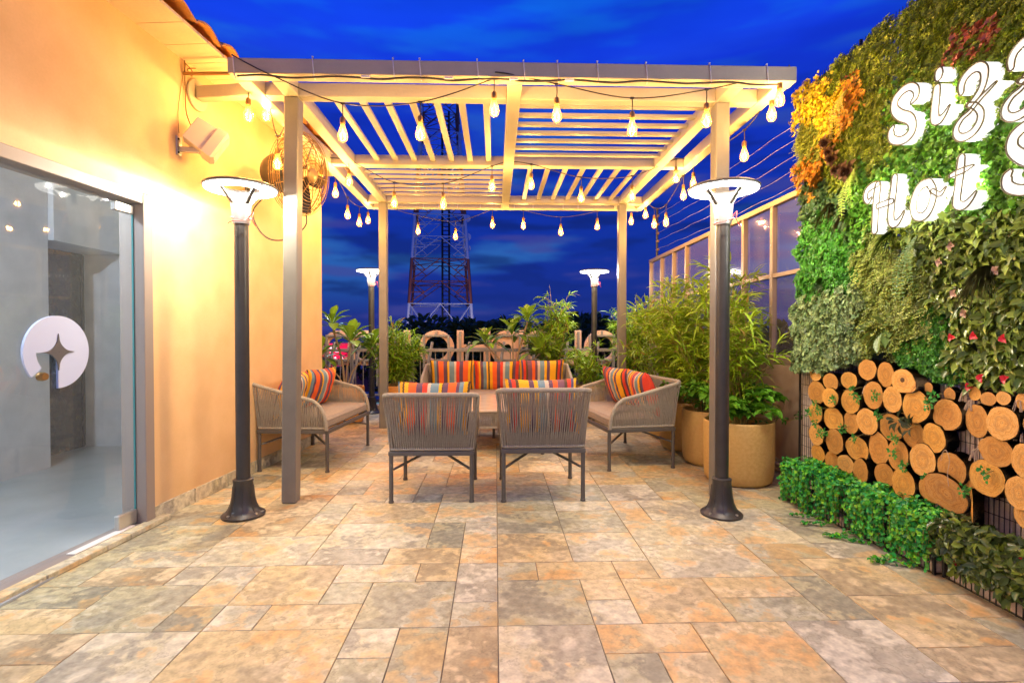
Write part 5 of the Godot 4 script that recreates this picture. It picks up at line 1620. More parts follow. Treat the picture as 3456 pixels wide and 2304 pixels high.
func pot(r: float, h: float, at: Vector3, material: Material, label: String) -> Node3D:
	var o := thing("planter", label, "planter", at, 0.0, "round planters")
	var b := MB.new()
	b.lathe([Vector2(0.0, 0.004), Vector2(r * 0.82, 0.004), Vector2(r * 0.90, 0.016), Vector2(r * 0.955, 0.045), Vector2(r * 0.98, 0.09), Vector2(r, h * 0.5), Vector2(r * 1.0, h - 0.02), Vector2(r * 0.992, h - 0.006), Vector2(r * 0.975, h), Vector2(r * 0.94, h - 0.002), Vector2(r * 0.92, h - 0.012), Vector2(r * 0.90, h - 0.10)], 40)
	put(b, "pot", material, o)
	var s := MB.new()
	s.lathe([Vector2(r * 0.905, h - 0.085), Vector2(r * 0.5, h - 0.07), Vector2(0.0, h - 0.075)], 24)
	put(s, "soil", mats.soil, o)
	return o

func bamboo(label: String, at: Vector3, height: float, spread: float, culms: int, leaves: int, sd: int, hue := 0.0) -> void:
	var o := thing("bamboo_plant", label, "plant", at, 0.0, "potted bamboos")
	var r := RandomNumberGenerator.new()
	r.seed = sd
	var st := MB.new()
	var lf := MB.new()
	lf.tinted = true
	for c in culms:
		var a := r.randf() * TAU
		var q := sqrt(r.randf())
		var lean := Vector3(cos(a), 0, sin(a)) * spread * q
		var hh := height * r.randf_range(0.55, 1.0) * (1.0 - 0.25 * q)
		var p0 := Vector3(cos(a), 0, sin(a)) * 0.09 * q
		var pts := []
		for k in 7:
			var u := k / 6.0
			pts.append(p0 + lean * pow(u, 1.7) + Vector3(0, hh * u * (1.0 - 0.12 * u * q), 0) + Vector3(r.randfn(), 0, r.randfn()) * 0.012)
		var path := smooth_path(pts, 3)
		var rad := []
		for k in path.size():
			rad.append(lerpf(0.0055, 0.0018, k / float(path.size() - 1)))
		st.tube(path, rad, 5, false)
		var per := int(leaves / culms)
		var tw := maxi(5, per / 6)
		for w in tw:
			var u := pow(r.randf(), 0.75) * 0.86 + 0.14
			var base: Vector3 = path[int(u * (path.size() - 1))]
			var b := r.randf() * TAU
			var tdir := Vector3(cos(b), r.randf_range(0.0, 0.9), sin(b)).normalized()
			var tl := r.randf_range(0.06, 0.20) * (1.15 - 0.4 * u)
			var tip := base + tdir * tl
			st.tube(PackedVector3Array([base, base.lerp(tip, 0.6) + Vector3(0, 0.01, 0), tip]), 0.0014, 4, false)
			for k in 6:
				var along := base.lerp(tip, 0.35 + 0.65 * k / 5.0)
				var d := (tdir + Vector3(r.randfn(), r.randfn() * 0.7 - 0.25, r.randfn()) * 0.65).normalized()
				var g := r.randf_range(0.65, 1.25)
				var yel := r.randf() * 0.5 + hue
				lf.tint = Color((0.20 + 0.17 * yel) * g, (0.44 + 0.03 * yel) * g, 0.022 * g)
				if r.randf() < 0.04:
					lf.tint = Color(0.36, 0.24, 0.06)
				lf.leaf(along, d, Vector3(r.randfn() * 0.5, 1.0, r.randfn() * 0.5).normalized(), r.randf_range(0.09, 0.175), r.randf_range(0.013, 0.021), 0.35)
	put(st, "culms", mats.stem, o)
	put(lf, "foliage", mats.leaf, o)

func shrub(label: String, at: Vector3, height: float, radius: float, leaves: int, size: float, sd: int, called := "leafy_shrub") -> void:
	var o := thing(called, label, "plant", at)
	var r := RandomNumberGenerator.new()
	r.seed = sd
	var st := MB.new()
	var lf := MB.new()
	lf.tinted = true
	for c in 16:
		var a := TAU * c / 16.0 + r.randf()
		var lean := Vector3(cos(a), 0, sin(a)) * radius * r.randf_range(0.3, 1.0)
		var hh := height * r.randf_range(0.45, 1.0)
		var path := smooth_path([Vector3(cos(a) * 0.04, 0, sin(a) * 0.04), lean * 0.35 + Vector3(0, hh * 0.55, 0), lean * 0.8 + Vector3(0, hh * 0.9, 0), lean + Vector3(0, hh * 0.95, 0)], 4)
		st.tube(path, 0.003, 5, false)
		for k in leaves / 16:
			var u := 0.25 + 0.75 * sqrt(r.randf())
			var base: Vector3 = path[int(u * (path.size() - 1))]
			var b := r.randf() * TAU
			var d := Vector3(cos(b), r.randf_range(-0.5, 0.6), sin(b)).normalized()
			var g := r.randf_range(0.6, 1.25)
			lf.tint = Color(0.12 * g, 0.33 * g, 0.022 * g)
			var ln := size * r.randf_range(0.7, 1.25)
			lf.leaf(base + d * 0.03, d, Vector3(r.randfn() * 0.35, 1.0, r.randfn() * 0.35).normalized(), ln, ln * 0.62, 0.35)
	put(st, "stems", mats.stem, o)
	put(lf, "foliage", mats.leaf, o)
	if called == "flowering_shrub":
		var fl := MB.new()
		for k in 26:
			var a := r.randf() * TAU
			var p := Vector3(cos(a) * radius * 0.55, height * r.randf_range(0.2, 0.5), sin(a) * radius * 0.55)
			for q in 5:
				var b := TAU * q / 5.0
				fl.leaf(p, Vector3(cos(b), 0.4, sin(b)).normalized(), Vector3.UP, 0.012, 0.009)
		put(fl, "blossom", mat(lin(0.7, 0.62, 0.42), 0.6), o)

func plumeria(label: String, at: Vector3, heads: Array, sd: int, flower := -1) -> void:
	# heads: tip positions of the branches, local
	var o := thing("frangipani_plant", label, "plant", at, 0.0, "frangipani plants")
	var r := RandomNumberGenerator.new()
	r.seed = sd
	var st := MB.new()
	for k in heads.size():
		var tip: Vector3 = heads[k]
		var fork := Vector3(tip.x * 0.25, tip.y * 0.45, tip.z * 0.25)
		st.tube(smooth_path([Vector3(tip.x * 0.04, 0, tip.z * 0.04), fork, tip * Vector3(0.75, 0.82, 0.75), tip], 5), 0.015 if k == 0 else 0.011, 8)
	put(st, "branches", mats.plumeria_stem, o)
	for k in heads.size():
		var tip: Vector3 = heads[k]
		var n := 17
		for q in n:
			var lf := MB.new()
			lf.tinted = true
			var a := TAU * q * 0.381966 + r.randf() * 0.4
			var el := lerpf(-0.35, 1.15, q / float(n - 1)) + r.randf_range(-0.15, 0.15)
			var d := Vector3(cos(a) * cos(el), sin(el), sin(a) * cos(el))
			var g := r.randf_range(0.75, 1.2)
			lf.tint = Color(0.19 * g, 0.34 * g, 0.024 * g)
			var ln := r.randf_range(0.28, 0.40)
			big_leaf(lf, tip, d, ln, ln * 0.34)
			put(lf, "leaf", mats.gloss_leaf, o)
	if flower >= 0:
		var fl := MB.new()
		var tip: Vector3 = heads[flower] + Vector3(0, 0.16, 0)
		for k in 7:
			var c := tip + Vector3(r.randfn() * 0.035, r.randf() * 0.05, r.randfn() * 0.035)
			for q in 5:
				var b := TAU * q / 5.0
				fl.leaf(c, Vector3(cos(b), 0.7, sin(b)).normalized(), Vector3.UP, 0.045, 0.024)
		put(fl, "blossom", mat(lin(0.78, 0.62, 0.46), 0.6), o)

func big_leaf(b: MB, at: Vector3, d: Vector3, ln: float, w: float) -> void:
	# spoon-shaped leaf: narrow stalk end, widest past the middle, drooping tip, keeled midrib
	var side := d.cross(Vector3.UP)
	if side.length() < 0.05:
		side = Vector3.RIGHT
	side = side.normalized()
	var up := side.cross(d).normalized()
	var rows := 7
	var wid := [0.08, 0.20, 0.46, 0.78, 1.0, 0.86, 0.10]
	var keep := b.tint
	var base := b.v.size()
	for k in rows:
		var u := k / 6.0
		var c := at + d * ln * (0.08 + u * 0.92) + up * ln * (0.10 * sin(u * PI) - 0.16 * u * u)
		var hw: float = w * 0.5 * wid[k]
		for e in [-1, 0, 1]:
			b.tint = Color(keep.r * 1.5, keep.g * 1.35, keep.b * 1.8) if e == 0 else keep
			b.p(c + side * hw * e + up * absf(e) * hw * 0.28, (up - side * e * 0.3).normalized(), Vector2(e * 0.5 + 0.5, u))
	b.tint = keep
	for k in rows - 1:
		for e in 2:
			var i := base + k * 3 + e
			b.f(i, i + 1, i + 4)
			b.f(i, i + 4, i + 3)

func planters() -> void:
	var h := 0.50
	pot(0.272, h, Vector3(1.985, 0, -4.24), mats.pot, "large tan round planter with overhanging leafy shrub beside the lamp post")
	pot(0.272, h, Vector3(2.02, 0, -4.84), mats.pot, "tan round planter just behind the largest one, white blossoms over its rim")
	pot(0.272, h, Vector3(2.00, 0, -5.46), mats.pot, "tan round planter half hidden by the planter loveseat")
	pot(0.272, h, Vector3(2.05, 0, -6.06), mats.pot, "tan round planter seen below the planter loveseat seat")
	pot(0.25, h - 0.01, Vector3(-1.36, 0, -7.38), mats.pot_orange, "orange round planter with bamboo beside the rear pergola post")
	pot(0.25, h - 0.01, Vector3(-2.03, 0, -7.20), mats.pot_orange, "orange round planter with frangipani behind the wall loveseat")
	pot(0.22, 0.46, Vector3(0.27, 0, -7.80), mats.pot, "tan round planter with frangipani hidden behind the sofa")
	pot(0.22, 0.46, Vector3(0.86, 0, -7.86), mats.pot, "tan round planter with tall bamboo behind the sofa")
	pot(0.22, 0.46, Vector3(1.36, 0, -7.55), mats.pot, "tan round planter with short bamboo behind the sofa arm")
	pot(0.25, 0.48, Vector3(1.95, 0, -7.55), mats.pot, "tan round planter with bamboo by the far screen end")
	var y := 0.43
	shrub("broad-leaved shrub spilling over the largest tan planter", Vector3(1.985, y, -4.24), 0.34, 0.34, 520, 0.085, 61)
	var tv := thing("trailing_vine", "single leafy tendril hanging over the largest tan planter rim", "plant", Vector3(1.985, y + 0.03, -4.24))
	var vs := MB.new()
	var vp := smooth_path([Vector3(0.1, 0.0, 0.05), Vector3(0.25, 0.07, 0.1), Vector3(0.33, 0.05, 0.12), Vector3(0.40, 0.06, 0.13), Vector3(0.43, 0.10, 0.13)], 6)
	vs.tube(vp, 0.003, 5, false)
	put(vs, "stem", mats.stem, tv)
	var vl := MB.new()
	vl.tinted = true
	for k in 26:
		vl.tint = Color(0.07, 0.20, 0.02) * rng.randf_range(0.7, 1.2)
		vl.leaf(vp[rng.randi() % vp.size()], Vector3(rng.randfn(), rng.randfn() * 0.5, rng.randfn()).normalized(), Vector3.UP, 0.05, 0.03)
	put(vl, "foliage", mats.leaf, tv)
	bamboo("wispy bamboo rising from the largest tan planter", Vector3(2.05, y, -4.36), 1.40, 0.32, 13, 1200, 71, 0.3)
	bamboo("tall bushy bamboo in the planter with white blossoms", Vector3(2.02, y, -4.84), 1.82, 0.48, 22, 2900, 72, 0.35)
	bamboo("tall bushy bamboo behind the planter loveseat cushions", Vector3(1.98, y, -5.46), 1.80, 0.50, 22, 2900, 73, 0.3)
	bamboo("bushy bamboo in the planter under the glazed screen", Vector3(2.0, y, -6.06), 1.60, 0.46, 18, 2200, 74, 0.2)
	shrub("flowering shrub with small white blossoms over the planter rim", Vector3(1.90, y, -4.78), 0.36, 0.33, 420, 0.07, 62, "flowering_shrub")
	shrub("broad-leaved shrub at the foot of the bamboo behind the loveseat arm", Vector3(1.72, 0.36, -5.5), 0.34, 0.30, 300, 0.08, 63)
	bamboo("bright bamboo in the orange planter by the rear post", Vector3(-1.36, y, -7.38), 1.15, 0.36, 20, 2400, 75, 0.1)
	bamboo("tall slender bamboo above the sofa", Vector3(0.86, 0.39, -7.86), 1.75, 0.30, 18, 1900, 76, 0.15)
	bamboo("short bamboo by the sofa arm", Vector3(1.36, 0.39, -7.55), 0.78, 0.34, 12, 900, 77, 0.15)
	bamboo("bright bamboo beside the rear post near the glazed screen", Vector3(1.95, 0.41, -7.55), 1.62, 0.40, 20, 2400, 78, 0.0)
	shrub("broad-leaved shrub below the bright bamboo at the rear post", Vector3(1.72, 0.22, -7.3), 0.45, 0.34, 360, 0.09, 64)
	plumeria("frangipani with glossy leaves beside the building corner", Vector3(-2.03, 0.41, -7.20), [Vector3(-0.16, 0.90, 0.05), Vector3(0.10, 0.66, 0.10), Vector3(0.36, 0.60, -0.05), Vector3(-0.30, 0.45, 0.16)], 81)
	plumeria("frangipani with cream blossom rising behind the sofa", Vector3(0.27, 0.39, -7.80), [Vector3(0.20, 0.98, 0.05), Vector3(-0.42, 0.66, 0.08), Vector3(-0.02, 0.78, -0.08), Vector3(0.38, 0.52, 0.12)], 82, 1)

func leaf_mesh(kind: int) -> ArrayMesh:
	# local: +y is the way it grows, +z faces out of the wall
	var b := MB.new()
	b.tinted = true
	var r := RandomNumberGenerator.new()
	r.seed = 900 + kind
	match kind:
		0, 3, 6:
			var ln: float = {0: 0.013, 3: 0.015, 6: 0.019}[kind]
			for k in 7:
				var a := TAU * k / 7.0
				var g := r.randf_range(0.7, 1.3)
				b.tint = Color(g, g, g)
				b.leaf(Vector3(cos(a) * 0.004, sin(a) * 0.004, k * 0.001), Vector3(cos(a), sin(a), 0.35).normalized(), Vector3(0, 0, 1), ln, ln * 0.62, 0.3)
		1, 2:
			for k in 5:
				var a := -1.1 + 0.55 * k
				var g := r.randf_range(0.8, 1.2)
				b.tint = Color(g, g, g)
				b.leaf(Vector3.ZERO, Vector3(sin(a), cos(a), 0.25).normalized(), Vector3(0, 0, 1), 0.024 if k == 2 else 0.018, 0.009, 0.2)
		4:
			for k in 12:
				var s := -1.0 if k % 2 else 1.0
				var g := r.randf_range(0.75, 1.25)
				b.tint = Color(g, g, g)
				b.leaf(Vector3(0, -k * 0.006, 0.004 * sin(k * 1.3)), Vector3(s, -0.35, 0.3).normalized(), Vector3(0, 0, 1), 0.012, 0.008, 0.3)
		5:
			b.tint = Color(1, 1, 1)
			b.leaf(Vector3.ZERO, Vector3(0, 1, 0.1).normalized(), Vector3(0, 0, 1), 0.055, 0.026, 0.45)
		7, 9:
			for k in 3:
				var a := -0.7 + 0.7 * k
				var g := r.randf_range(0.8, 1.2)
				b.tint = Color(g, g, g)
				b.leaf(Vector3(0, 0, 0.002 * k), Vector3(sin(a), cos(a), 0.3).normalized(), Vector3(0, 0, 1), 0.024, 0.021, 0.3)
		8:
			for k in 4:
				var a := TAU * k / 4.0
				b.tint = Color(1, 1, 1) * r.randf_range(0.8, 1.2)
				b.leaf(Vector3.ZERO, Vector3(cos(a), sin(a), 0.6).normalized(), Vector3(0, 0, 1), 0.026, 0.02, 0.3)
	return b.mesh()

func foot(s: float) -> float:
	for k in range(0, FOLIAGE_FOOT.size() - 2, 2):
		if s <= FOLIAGE_FOOT[k] and s >= FOLIAGE_FOOT[k + 2]:
			return lerpf(FOLIAGE_FOOT[k + 1], FOLIAGE_FOOT[k + 3], (FOLIAGE_FOOT[k] - s) / (FOLIAGE_FOOT[k] - FOLIAGE_FOOT[k + 2]))
	return 0.93

func green_wall() -> void:
	# pale plank fence and wire grid that carry everything
	var fence := thing("plank_fence", "pale plank fence behind the wire mesh and log slices", "fence")
	var z := -4.02
	while z < -1.3:
		var b := MB.new()
		b.box(Vector3(2.392 + rng.randf() * 0.004, 0.47, z + 0.045), Vector3(0.016, 0.92, 0.086), Basis(), 0.002)
		put(b, "plank", mats.plank, fence)
		z += 0.092 if z < -2.75 else 0.098
	for zz in [-4.0, -3.1, -2.2, -1.32]:
		var b := MB.new()
		b.box(Vector3(2.462, 1.57, zz), Vector3(0.03, 3.12, 0.04), Basis(), 0.003)
		put(b, "upright", mats.mesh_wire, fence)
	var wm := thing("wire_mesh", "black wire mesh panel holding foliage and log slices", "mesh panel")
	var m := MB.new()
	z = -4.03
	while z < -1.3:
		m.box(Vector3(2.405, 2.13, z), Vector3(0.0025, 2.0, 0.0025))
		m.box(Vector3(2.365, 0.58, z), Vector3(0.0025, 1.12, 0.0025))
		z += 0.026
	var y := 0.03
	while y < 3.12:
		m.box(Vector3(2.4078 if y > 1.13 else 2.3678, y, -2.665), Vector3(0.0028, 0.0028, 2.73))
		y += 0.078
	for zz in [-4.03, -3.42, -2.82, -2.2, -1.32]:
		m.box(Vector3(2.400, 2.13, zz), Vector3(0.014, 2.0, 0.014))
		m.box(Vector3(2.372, 0.58, zz), Vector3(0.010, 1.12, 0.014))
	put(m, "wire_grid", mats.mesh_wire, wm)
	# woven backing mat of the artificial plants
	var bk := thing("foliage_backing", "green woven mat behind the artificial foliage", "backing mat")
	var mb := MB.new()
	var segs := 44
	for k in segs:
		var s0 := lerpf(1.32, 4.02, k / float(segs))
		var s1 := lerpf(1.32, 4.02, (k + 1) / float(segs))
		var ss := (s0 + s1) * 0.5
		if ss > 3.03 and ss < 3.25:
			continue
		mb.box(Vector3(2.394, (foot(ss) + 0.06 + 3.09) * 0.5, -ss), Vector3(0.006, 3.09 - foot(ss) - 0.06, s1 - s0 - 0.0005))
	put(mb, "mat", mats.mat_green, bk)
	# sort points of the wall by the plant that grows there
	var bend := noise(77, 1.6, 3)
	var wob := noise(78, 5.0, 3)
	var cols := {0: [Color(0.15, 0.24, 0.018), Color(0.42, 0.54, 0.04)], 1: [Color(0.62, 0.58, 0.02), Color(0.68, 0.44, 0.02)], 2: [Color(0.60, 0.33, 0.02), Color(0.55, 0.20, 0.02)], 3: [Color(0.045, 0.20, 0.018), Color(0.10, 0.36, 0.03)], 4: [Color(0.18, 0.26, 0.035), Color(0.40, 0.48, 0.09)], 5: [Color(0.08, 0.135, 0.02), Color(0.19, 0.27, 0.035)], 6: [Color(0.14, 0.24, 0.09), Color(0.32, 0.42, 0.15)], 7: [Color(0.09, 0.28, 0.024), Color(0.22, 0.46, 0.04)], 8: [Color(0.50, 0.13, 0.07), Color(0.58, 0.22, 0.12)], 9: [Color(0.05, 0.11, 0.03), Color(0.10, 0.18, 0.05)]}
	var names := {0: ["olive_foliage", "fine olive green artificial foliage around the script letters"], 1: ["yellow_foliage", "golden yellow artificial leaves at the wall's upper corner"], 2: ["orange_foliage", "orange artificial leaves on the outer edge of the green wall"], 3: ["boxwood_foliage", "bright green boxwood style artificial foliage"], 4: ["trailing_foliage", "olive trailing artificial foliage hanging below the letters"], 5: ["glossy_foliage", "glossy dark artificial leaves with yellow-green edges above the log slices"], 6: ["pale_foliage", "pale grey-green artificial foliage above the smallest log slices"], 7: ["round_leaf_foliage", "vivid green round artificial leaves between the letters"], 8: ["red_foliage", "dusty red artificial leaves above the script letters"], 9: ["dark_foliage", "dark green round artificial leaves under the brown rosettes"]}
	var per := {0: [], 1: [], 2: [], 3: [], 4: [], 5: [], 6: [], 7: [], 8: [], 9: []}
	var keepp := {0: 1.0, 1: 0.75, 2: 0.75, 3: 1.0, 4: 0.95, 5: 0.42, 6: 0.85, 7: 0.62, 8: 0.5, 9: 0.62}
	var r := RandomNumberGenerator.new()
	r.seed = 4242
	var ns := SEEDS.size() / 3
	for k in 62000:
		var s := r.randf_range(1.55, 4.06)
		var yy := r.randf_range(0.86, 3.14)
		if yy < foot(s) + 0.03 * wob.get_noise_2d(s * 2.0, 3.0):
			continue
		if yy > 3.06 + 0.10 * wob.get_noise_2d(s * 1.5, 9.0) or s > 4.0 + 0.10 * wob.get_noise_2d(yy * 1.5, 5.0):
			continue
		var q := Vector2(s + 0.12 * wob.get_noise_2d(s, yy) + r.randfn() * 0.03, yy + 0.12 * wob.get_noise_2d(s + 7.0, yy) + r.randfn() * 0.03)
		var best := 9e9
		var kind := 0
		for i in ns:
			var dd: float = (q.x - SEEDS[i * 3]) * (q.x - SEEDS[i * 3]) + (q.y - SEEDS[i * 3 + 1]) * (q.y - SEEDS[i * 3 + 1])
			if dd < best:
				best = dd
				kind = int(SEEDS[i * 3 + 2])
		if r.randf() > keepp[kind]:
			continue
		var bulge := 0.030 + 0.030 * bend.get_noise_2d(s * 1.5, yy * 1.5) + (0.035 if kind in [1, 2, 6] else 0.0)
		var x := 2.388 - maxf(0.0, bulge) - r.randf() * 0.028
		var down := Vector3(0, -1, 0)
		var tilt := Vector3(-1.0, r.randf_range(-0.2, 0.9), r.randfn() * 0.55).normalized()
		var grow := Vector3(r.randfn() * 0.4 - 0.3, r.randfn() * 0.8 + (-0.5 if kind == 5 else 0.1), r.randfn() * 0.8)
		if kind == 4:
			grow = Vector3(r.randfn() * 0.12, 1.0, r.randfn() * 0.25)
		var zx := tilt
		var yx := (grow - zx * grow.dot(zx)).normalized()
		var sc := r.randf_range(0.75, 1.3)
		var pair: Array = cols[kind]
		var c: Color = pair[0].lerp(pair[1], pow(r.randf(), 1.6) * (1.5 if kind == 5 else 1.0))
		per[kind].append([Transform3D(Basis(yx.cross(zx), yx, zx).scaled(Vector3.ONE * sc), Vector3(x, yy, -s)), c * r.randf_range(0.5, 1.45)])
	for kind in per:
		var list: Array = per[kind]
		if list.is_empty():
			continue
		var mm := MultiMesh.new()
		mm.transform_format = MultiMesh.TRANSFORM_3D
		mm.use_colors = true
		mm.mesh = leaf_mesh(kind)
		mm.instance_count = list.size()
		for i in list.size():
			mm.set_instance_transform(i, list[i][0])
			mm.set_instance_color(i, list[i][1])
		var o := MultiMeshInstance3D.new()
		o.multimesh = mm
		o.material_override = mats.gloss_leaf if kind == 5 else mats.plastic_leaf
		o.name = numbered(names[kind][0])
		add_child(o)
		tag(o, names[kind][1], "foliage", "", "stuff")
	accents()

func fern(label: String, at: Vector3, fronds: Array, c: Color) -> void:
	var o := thing("artificial_fern", label, "fern", at)
	for f in fronds:
		var b := MB.new()
		b.tinted = true
		var d: Vector3 = f[0]
		var ln: float = f[1]
		for k in 22:
			var u := k / 21.0
			var p := d * ln * u + Vector3(-0.04 * sin(u * PI), -ln * 0.35 * u * u, 0)
			var w := 0.035 * sin(pow(1.0 - u, 0.7) * PI * 0.85 + 0.2)
			b.tint = c * rng.randf_range(0.8, 1.2)
			for s in [-1, 1]:
				var side: Vector3 = d.cross(Vector3(1, 0, 0)).normalized() * s
				b.leaf(p, (side + d * 0.25).normalized(), Vector3(-1, 0.2, 0), maxf(0.006, w), 0.008, 0.1)
		put(b, "frond", mats.plastic_leaf, o)

func tuft(label: String, at: Vector3, count: int, ln: float, spread: float, root: Color, tip: Color, sd: int) -> void:
	var o := thing("grass_tuft", label, "artificial grass", at)
	var r := RandomNumberGenerator.new()
	r.seed = sd
	var b := MB.new()
	b.tinted = true
	for k in count:
		var d := Vector3(-0.55 - r.randf() * 0.3, r.randf_range(-0.2, 0.35), r.randfn() * spread).normalized()
		var l := ln * r.randf_range(0.7, 1.15)
		var prev := -1
		var w := 0.0045
		for s in 7:
			var u := s / 6.0
			var p := d * l * (0.55 * u) + Vector3(0, -l * 0.85 * u * u, 0)
			b.tint = root.lerp(tip, u)
			var side := Vector3(0, 0, 1) * w * (1.0 - 0.85 * u)
			var i := b.p(p - side, Vector3(-1, 0.4, 0).normalized())
			b.p(p + side, Vector3(-1, 0.4, 0).normalized())
			if prev >= 0:
				b.f(prev, prev + 1, i + 1)
				b.f(prev, i + 1, i)
			prev = i
	put(b, "blades", mats.plastic_leaf, o)

func accents() -> void:
	fern("yellow-green artificial fern beside the golden leaves", Vector3(2.31, 2.80, -3.42), [[Vector3(-0.2, -1, 0.05), 0.24], [Vector3(-0.3, -1, -0.25), 0.22], [Vector3(-0.3, -0.8, 0.3), 0.16]], Color(0.24, 0.25, 0.03))
	fern("bright artificial fern below the brown rosettes", Vector3(2.31, 2.26, -3.30), [[Vector3(-0.4, -1, 0.0), 0.24], [Vector3(-0.4, -1, 0.25), 0.20], [Vector3(-0.3, -1, -0.25), 0.24], [Vector3(-0.4, -0.6, 0.55), 0.14]], Color(0.20, 0.30, 0.03))
	fern("dark artificial fern under the t of the script sign", Vector3(2.32, 1.74, -2.84), [[Vector3(-0.3, -1, 0.05), 0.30], [Vector3(-0.3, -1, -0.2), 0.26], [Vector3(-0.3, -1, 0.25), 0.22]], Color(0.06, 0.16, 0.03))
	tuft("red-tipped artificial grass tuft below the brown rosettes", Vector3(2.33, 2.10, -3.60), 34, 0.20, 0.35, Color(0.20, 0.26, 0.04), Color(0.50, 0.15, 0.07), 31)
	tuft("pink-tipped artificial grass tuft under the red-tipped one", Vector3(2.33, 2.02, -3.43), 34, 0.20, 0.32, Color(0.12, 0.30, 0.03), Color(0.62, 0.30, 0.20), 32)
	tuft("orange artificial grass tuft beside the brown rosettes", Vector3(2.33, 2.36, -3.70), 30, 0.17, 0.3, Color(0.45, 0.16, 0.03), Color(0.55, 0.16, 0.03), 33)
	tuft("pale cream artificial grass tuft among the glossy leaves", Vector3(2.33, 1.52, -2.42), 52, 0.24, 0.38, Color(0.20, 0.28, 0.08), Color(0.66, 0.60, 0.36), 34)
	tuft("green artificial grass tuft under the H of the script sign", Vector3(2.33, 1.80, -3.02), 34, 0.22, 0.4, Color(0.12, 0.32, 0.03), Color(0.20, 0.40, 0.05), 35)
	tuft("green artificial grass tuft in the boxwood foliage", Vector3(2.33, 1.60, -3.68), 26, 0.17, 0.3, Color(0.10, 0.30, 0.03), Color(0.22, 0.40, 0.06), 36)
	# agave-like plant in the gap
	var ag := thing("artificial_agave", "broad-leaved artificial agave in the gap above the log slices", "artificial plant", Vector3(2.34, 1.22, -3.10))
	for k in 9:
		var b := MB.new()
		b.tinted = true
		b.tint = Color(0.13, 0.22, 0.05) * rng.randf_range(0.8, 1.2)
		var a := TAU * k / 9.0
		big_leaf(b, Vector3.ZERO, Vector3(-0.55, sin(a) * 0.7 - 0.15, cos(a)).normalized(), 0.15, 0.045)
		put(b, "leaf", mats.plastic_leaf, ag)
	for q in [[Vector3(2.31, 2.52, -3.60), 0.075, "topmost dark brown artificial rosette under the golden leaves"], [Vector3(2.30, 2.38, -3.51), 0.075, "dark brown artificial rosette in the middle of its trailing cluster"], [Vector3(2.30, 2.25, -3.36), 0.095, "largest open dark brown artificial rosette, lowest of its cluster"], [Vector3(2.315, 2.30, -3.50), 0.06, "small dark brown artificial rosette beside the largest one"], [Vector3(2.31, 2.44, -3.56), 0.065, "dark brown artificial rosette just below the topmost one"]]:
		var o := thing("artificial_rosette", q[2], "artificial plant", q[0], 0.0, "brown rosettes on the green wall")
		for k in 17:
			var b := MB.new()
			b.tinted = true
			var g := rng.randf_range(0.7, 1.3)
			b.tint = Color(0.12 * g, 0.062 * g, 0.035 * g)
			var a := k * 2.39996
			var op := 0.25 + 0.75 * k / 17.0
			b.leaf(Vector3(-0.03 * (1.0 - op), 0, 0), Vector3(-1.1 * (1.15 - op), sin(a) * op, cos(a) * op).normalized(), Vector3(-1, 0, 0), q[1] * (0.5 + 0.5 * op), q[1] * 0.6, 0.35)
			put(b, "petal", mats.plastic_leaf, o)
	var fi := 0
	for q in [Vector3(2.30, 1.18, -2.58), Vector3(2.30, 1.187, -2.457), Vector3(2.30, 1.176, -2.31), Vector3(2.305, 0.99, -2.424), Vector3(2.305, 0.995, -2.306), Vector3(2.32, 0.94, -2.50)]:
		var lab := ["red flower in the upper row of the glossy foliage, beside the boxwood", "red flower in the upper row of the glossy foliage, second from the boxwood", "red flower in the upper row of the glossy foliage, third from the boxwood", "red flower low in the glossy foliage, below the second upper one", "red flower low in the glossy foliage, below the third upper one", "red flower hanging at the lower edge of the glossy foliage"][fi] as String
		var o := thing("red_flower", lab, "flower", q, 0.0, "red flowers on the green wall")
		for k in 3:
			var b := MB.new()
			b.tinted = true
			b.tint = Color(0.62, 0.025, 0.05) * rng.randf_range(0.75, 1.1)
			var a := TAU * k / 3.0 + fi * 1.7
			b.leaf(Vector3.ZERO, Vector3(-0.55, sin(a), cos(a)).normalized(), Vector3(-1, 0.2, 0), 0.027, 0.025, 0.5)
			put(b, "petal", mats.plastic_leaf, o)
		fi += 1
	for q in [Vector3(2.31, 1.64, -2.60), Vector3(2.31, 1.57, -2.67), Vector3(2.31, 1.40, -2.58), Vector3(2.31, 1.49, -2.36), Vector3(2.31, 1.30, -2.52)]:
		var o := thing("cream_flower", ["cream pink flower in the glossy foliage just under the script letters", "cream pink flower in the glossy foliage beside the dark fern", "cream pink flower in the glossy foliage left low of the cream grass tuft", "cream pink flower partly behind the cream grass tuft", "cream pink flower in the glossy foliage above the red ones"][fi - 6].replace("left low of", "below"), "flower", q, 0.0, "cream flowers on the green wall")
		for k in 4:
			var b := MB.new()
			b.tinted = true
			b.tint = Color(0.50, 0.33, 0.24) * rng.randf_range(0.7, 1.1)
			var a := TAU * k / 4.0 + fi * 1.3
			b.leaf(Vector3.ZERO, Vector3(-0.6, sin(a), cos(a) * 0.8).normalized(), Vector3(-1, 0.3, 0), 0.028, 0.026, 0.5)
			put(b, "petal", mats.plastic_leaf, o)
		fi += 1

const ORD := ["first", "second", "third", "fourth", "fifth", "sixth", "seventh", "eighth", "ninth", "tenth", "eleventh", "twelfth"]

func log_label(k: int) -> String:
	var rows := {"top": [0, 1, 2, 3, 4, 5], "second": [6, 7, 8, 9, 10, 18, 19, 20, 21, 22], "middle": [23, 24, 25, 26, 27, 28, 29, 30, 31], "fourth": [32, 33, 34, 35, 36, 37, 38, 39], "lowest": [40, 41, 42, 43, 44, 45, 46, 47, 48]}
	for row in rows:
		if k in rows[row]:
			return "round orange log slice in the %s row of the log wall, %s from the parapet" % [row, ORD[rows[row].find(k)]]
	return "round orange log slice"

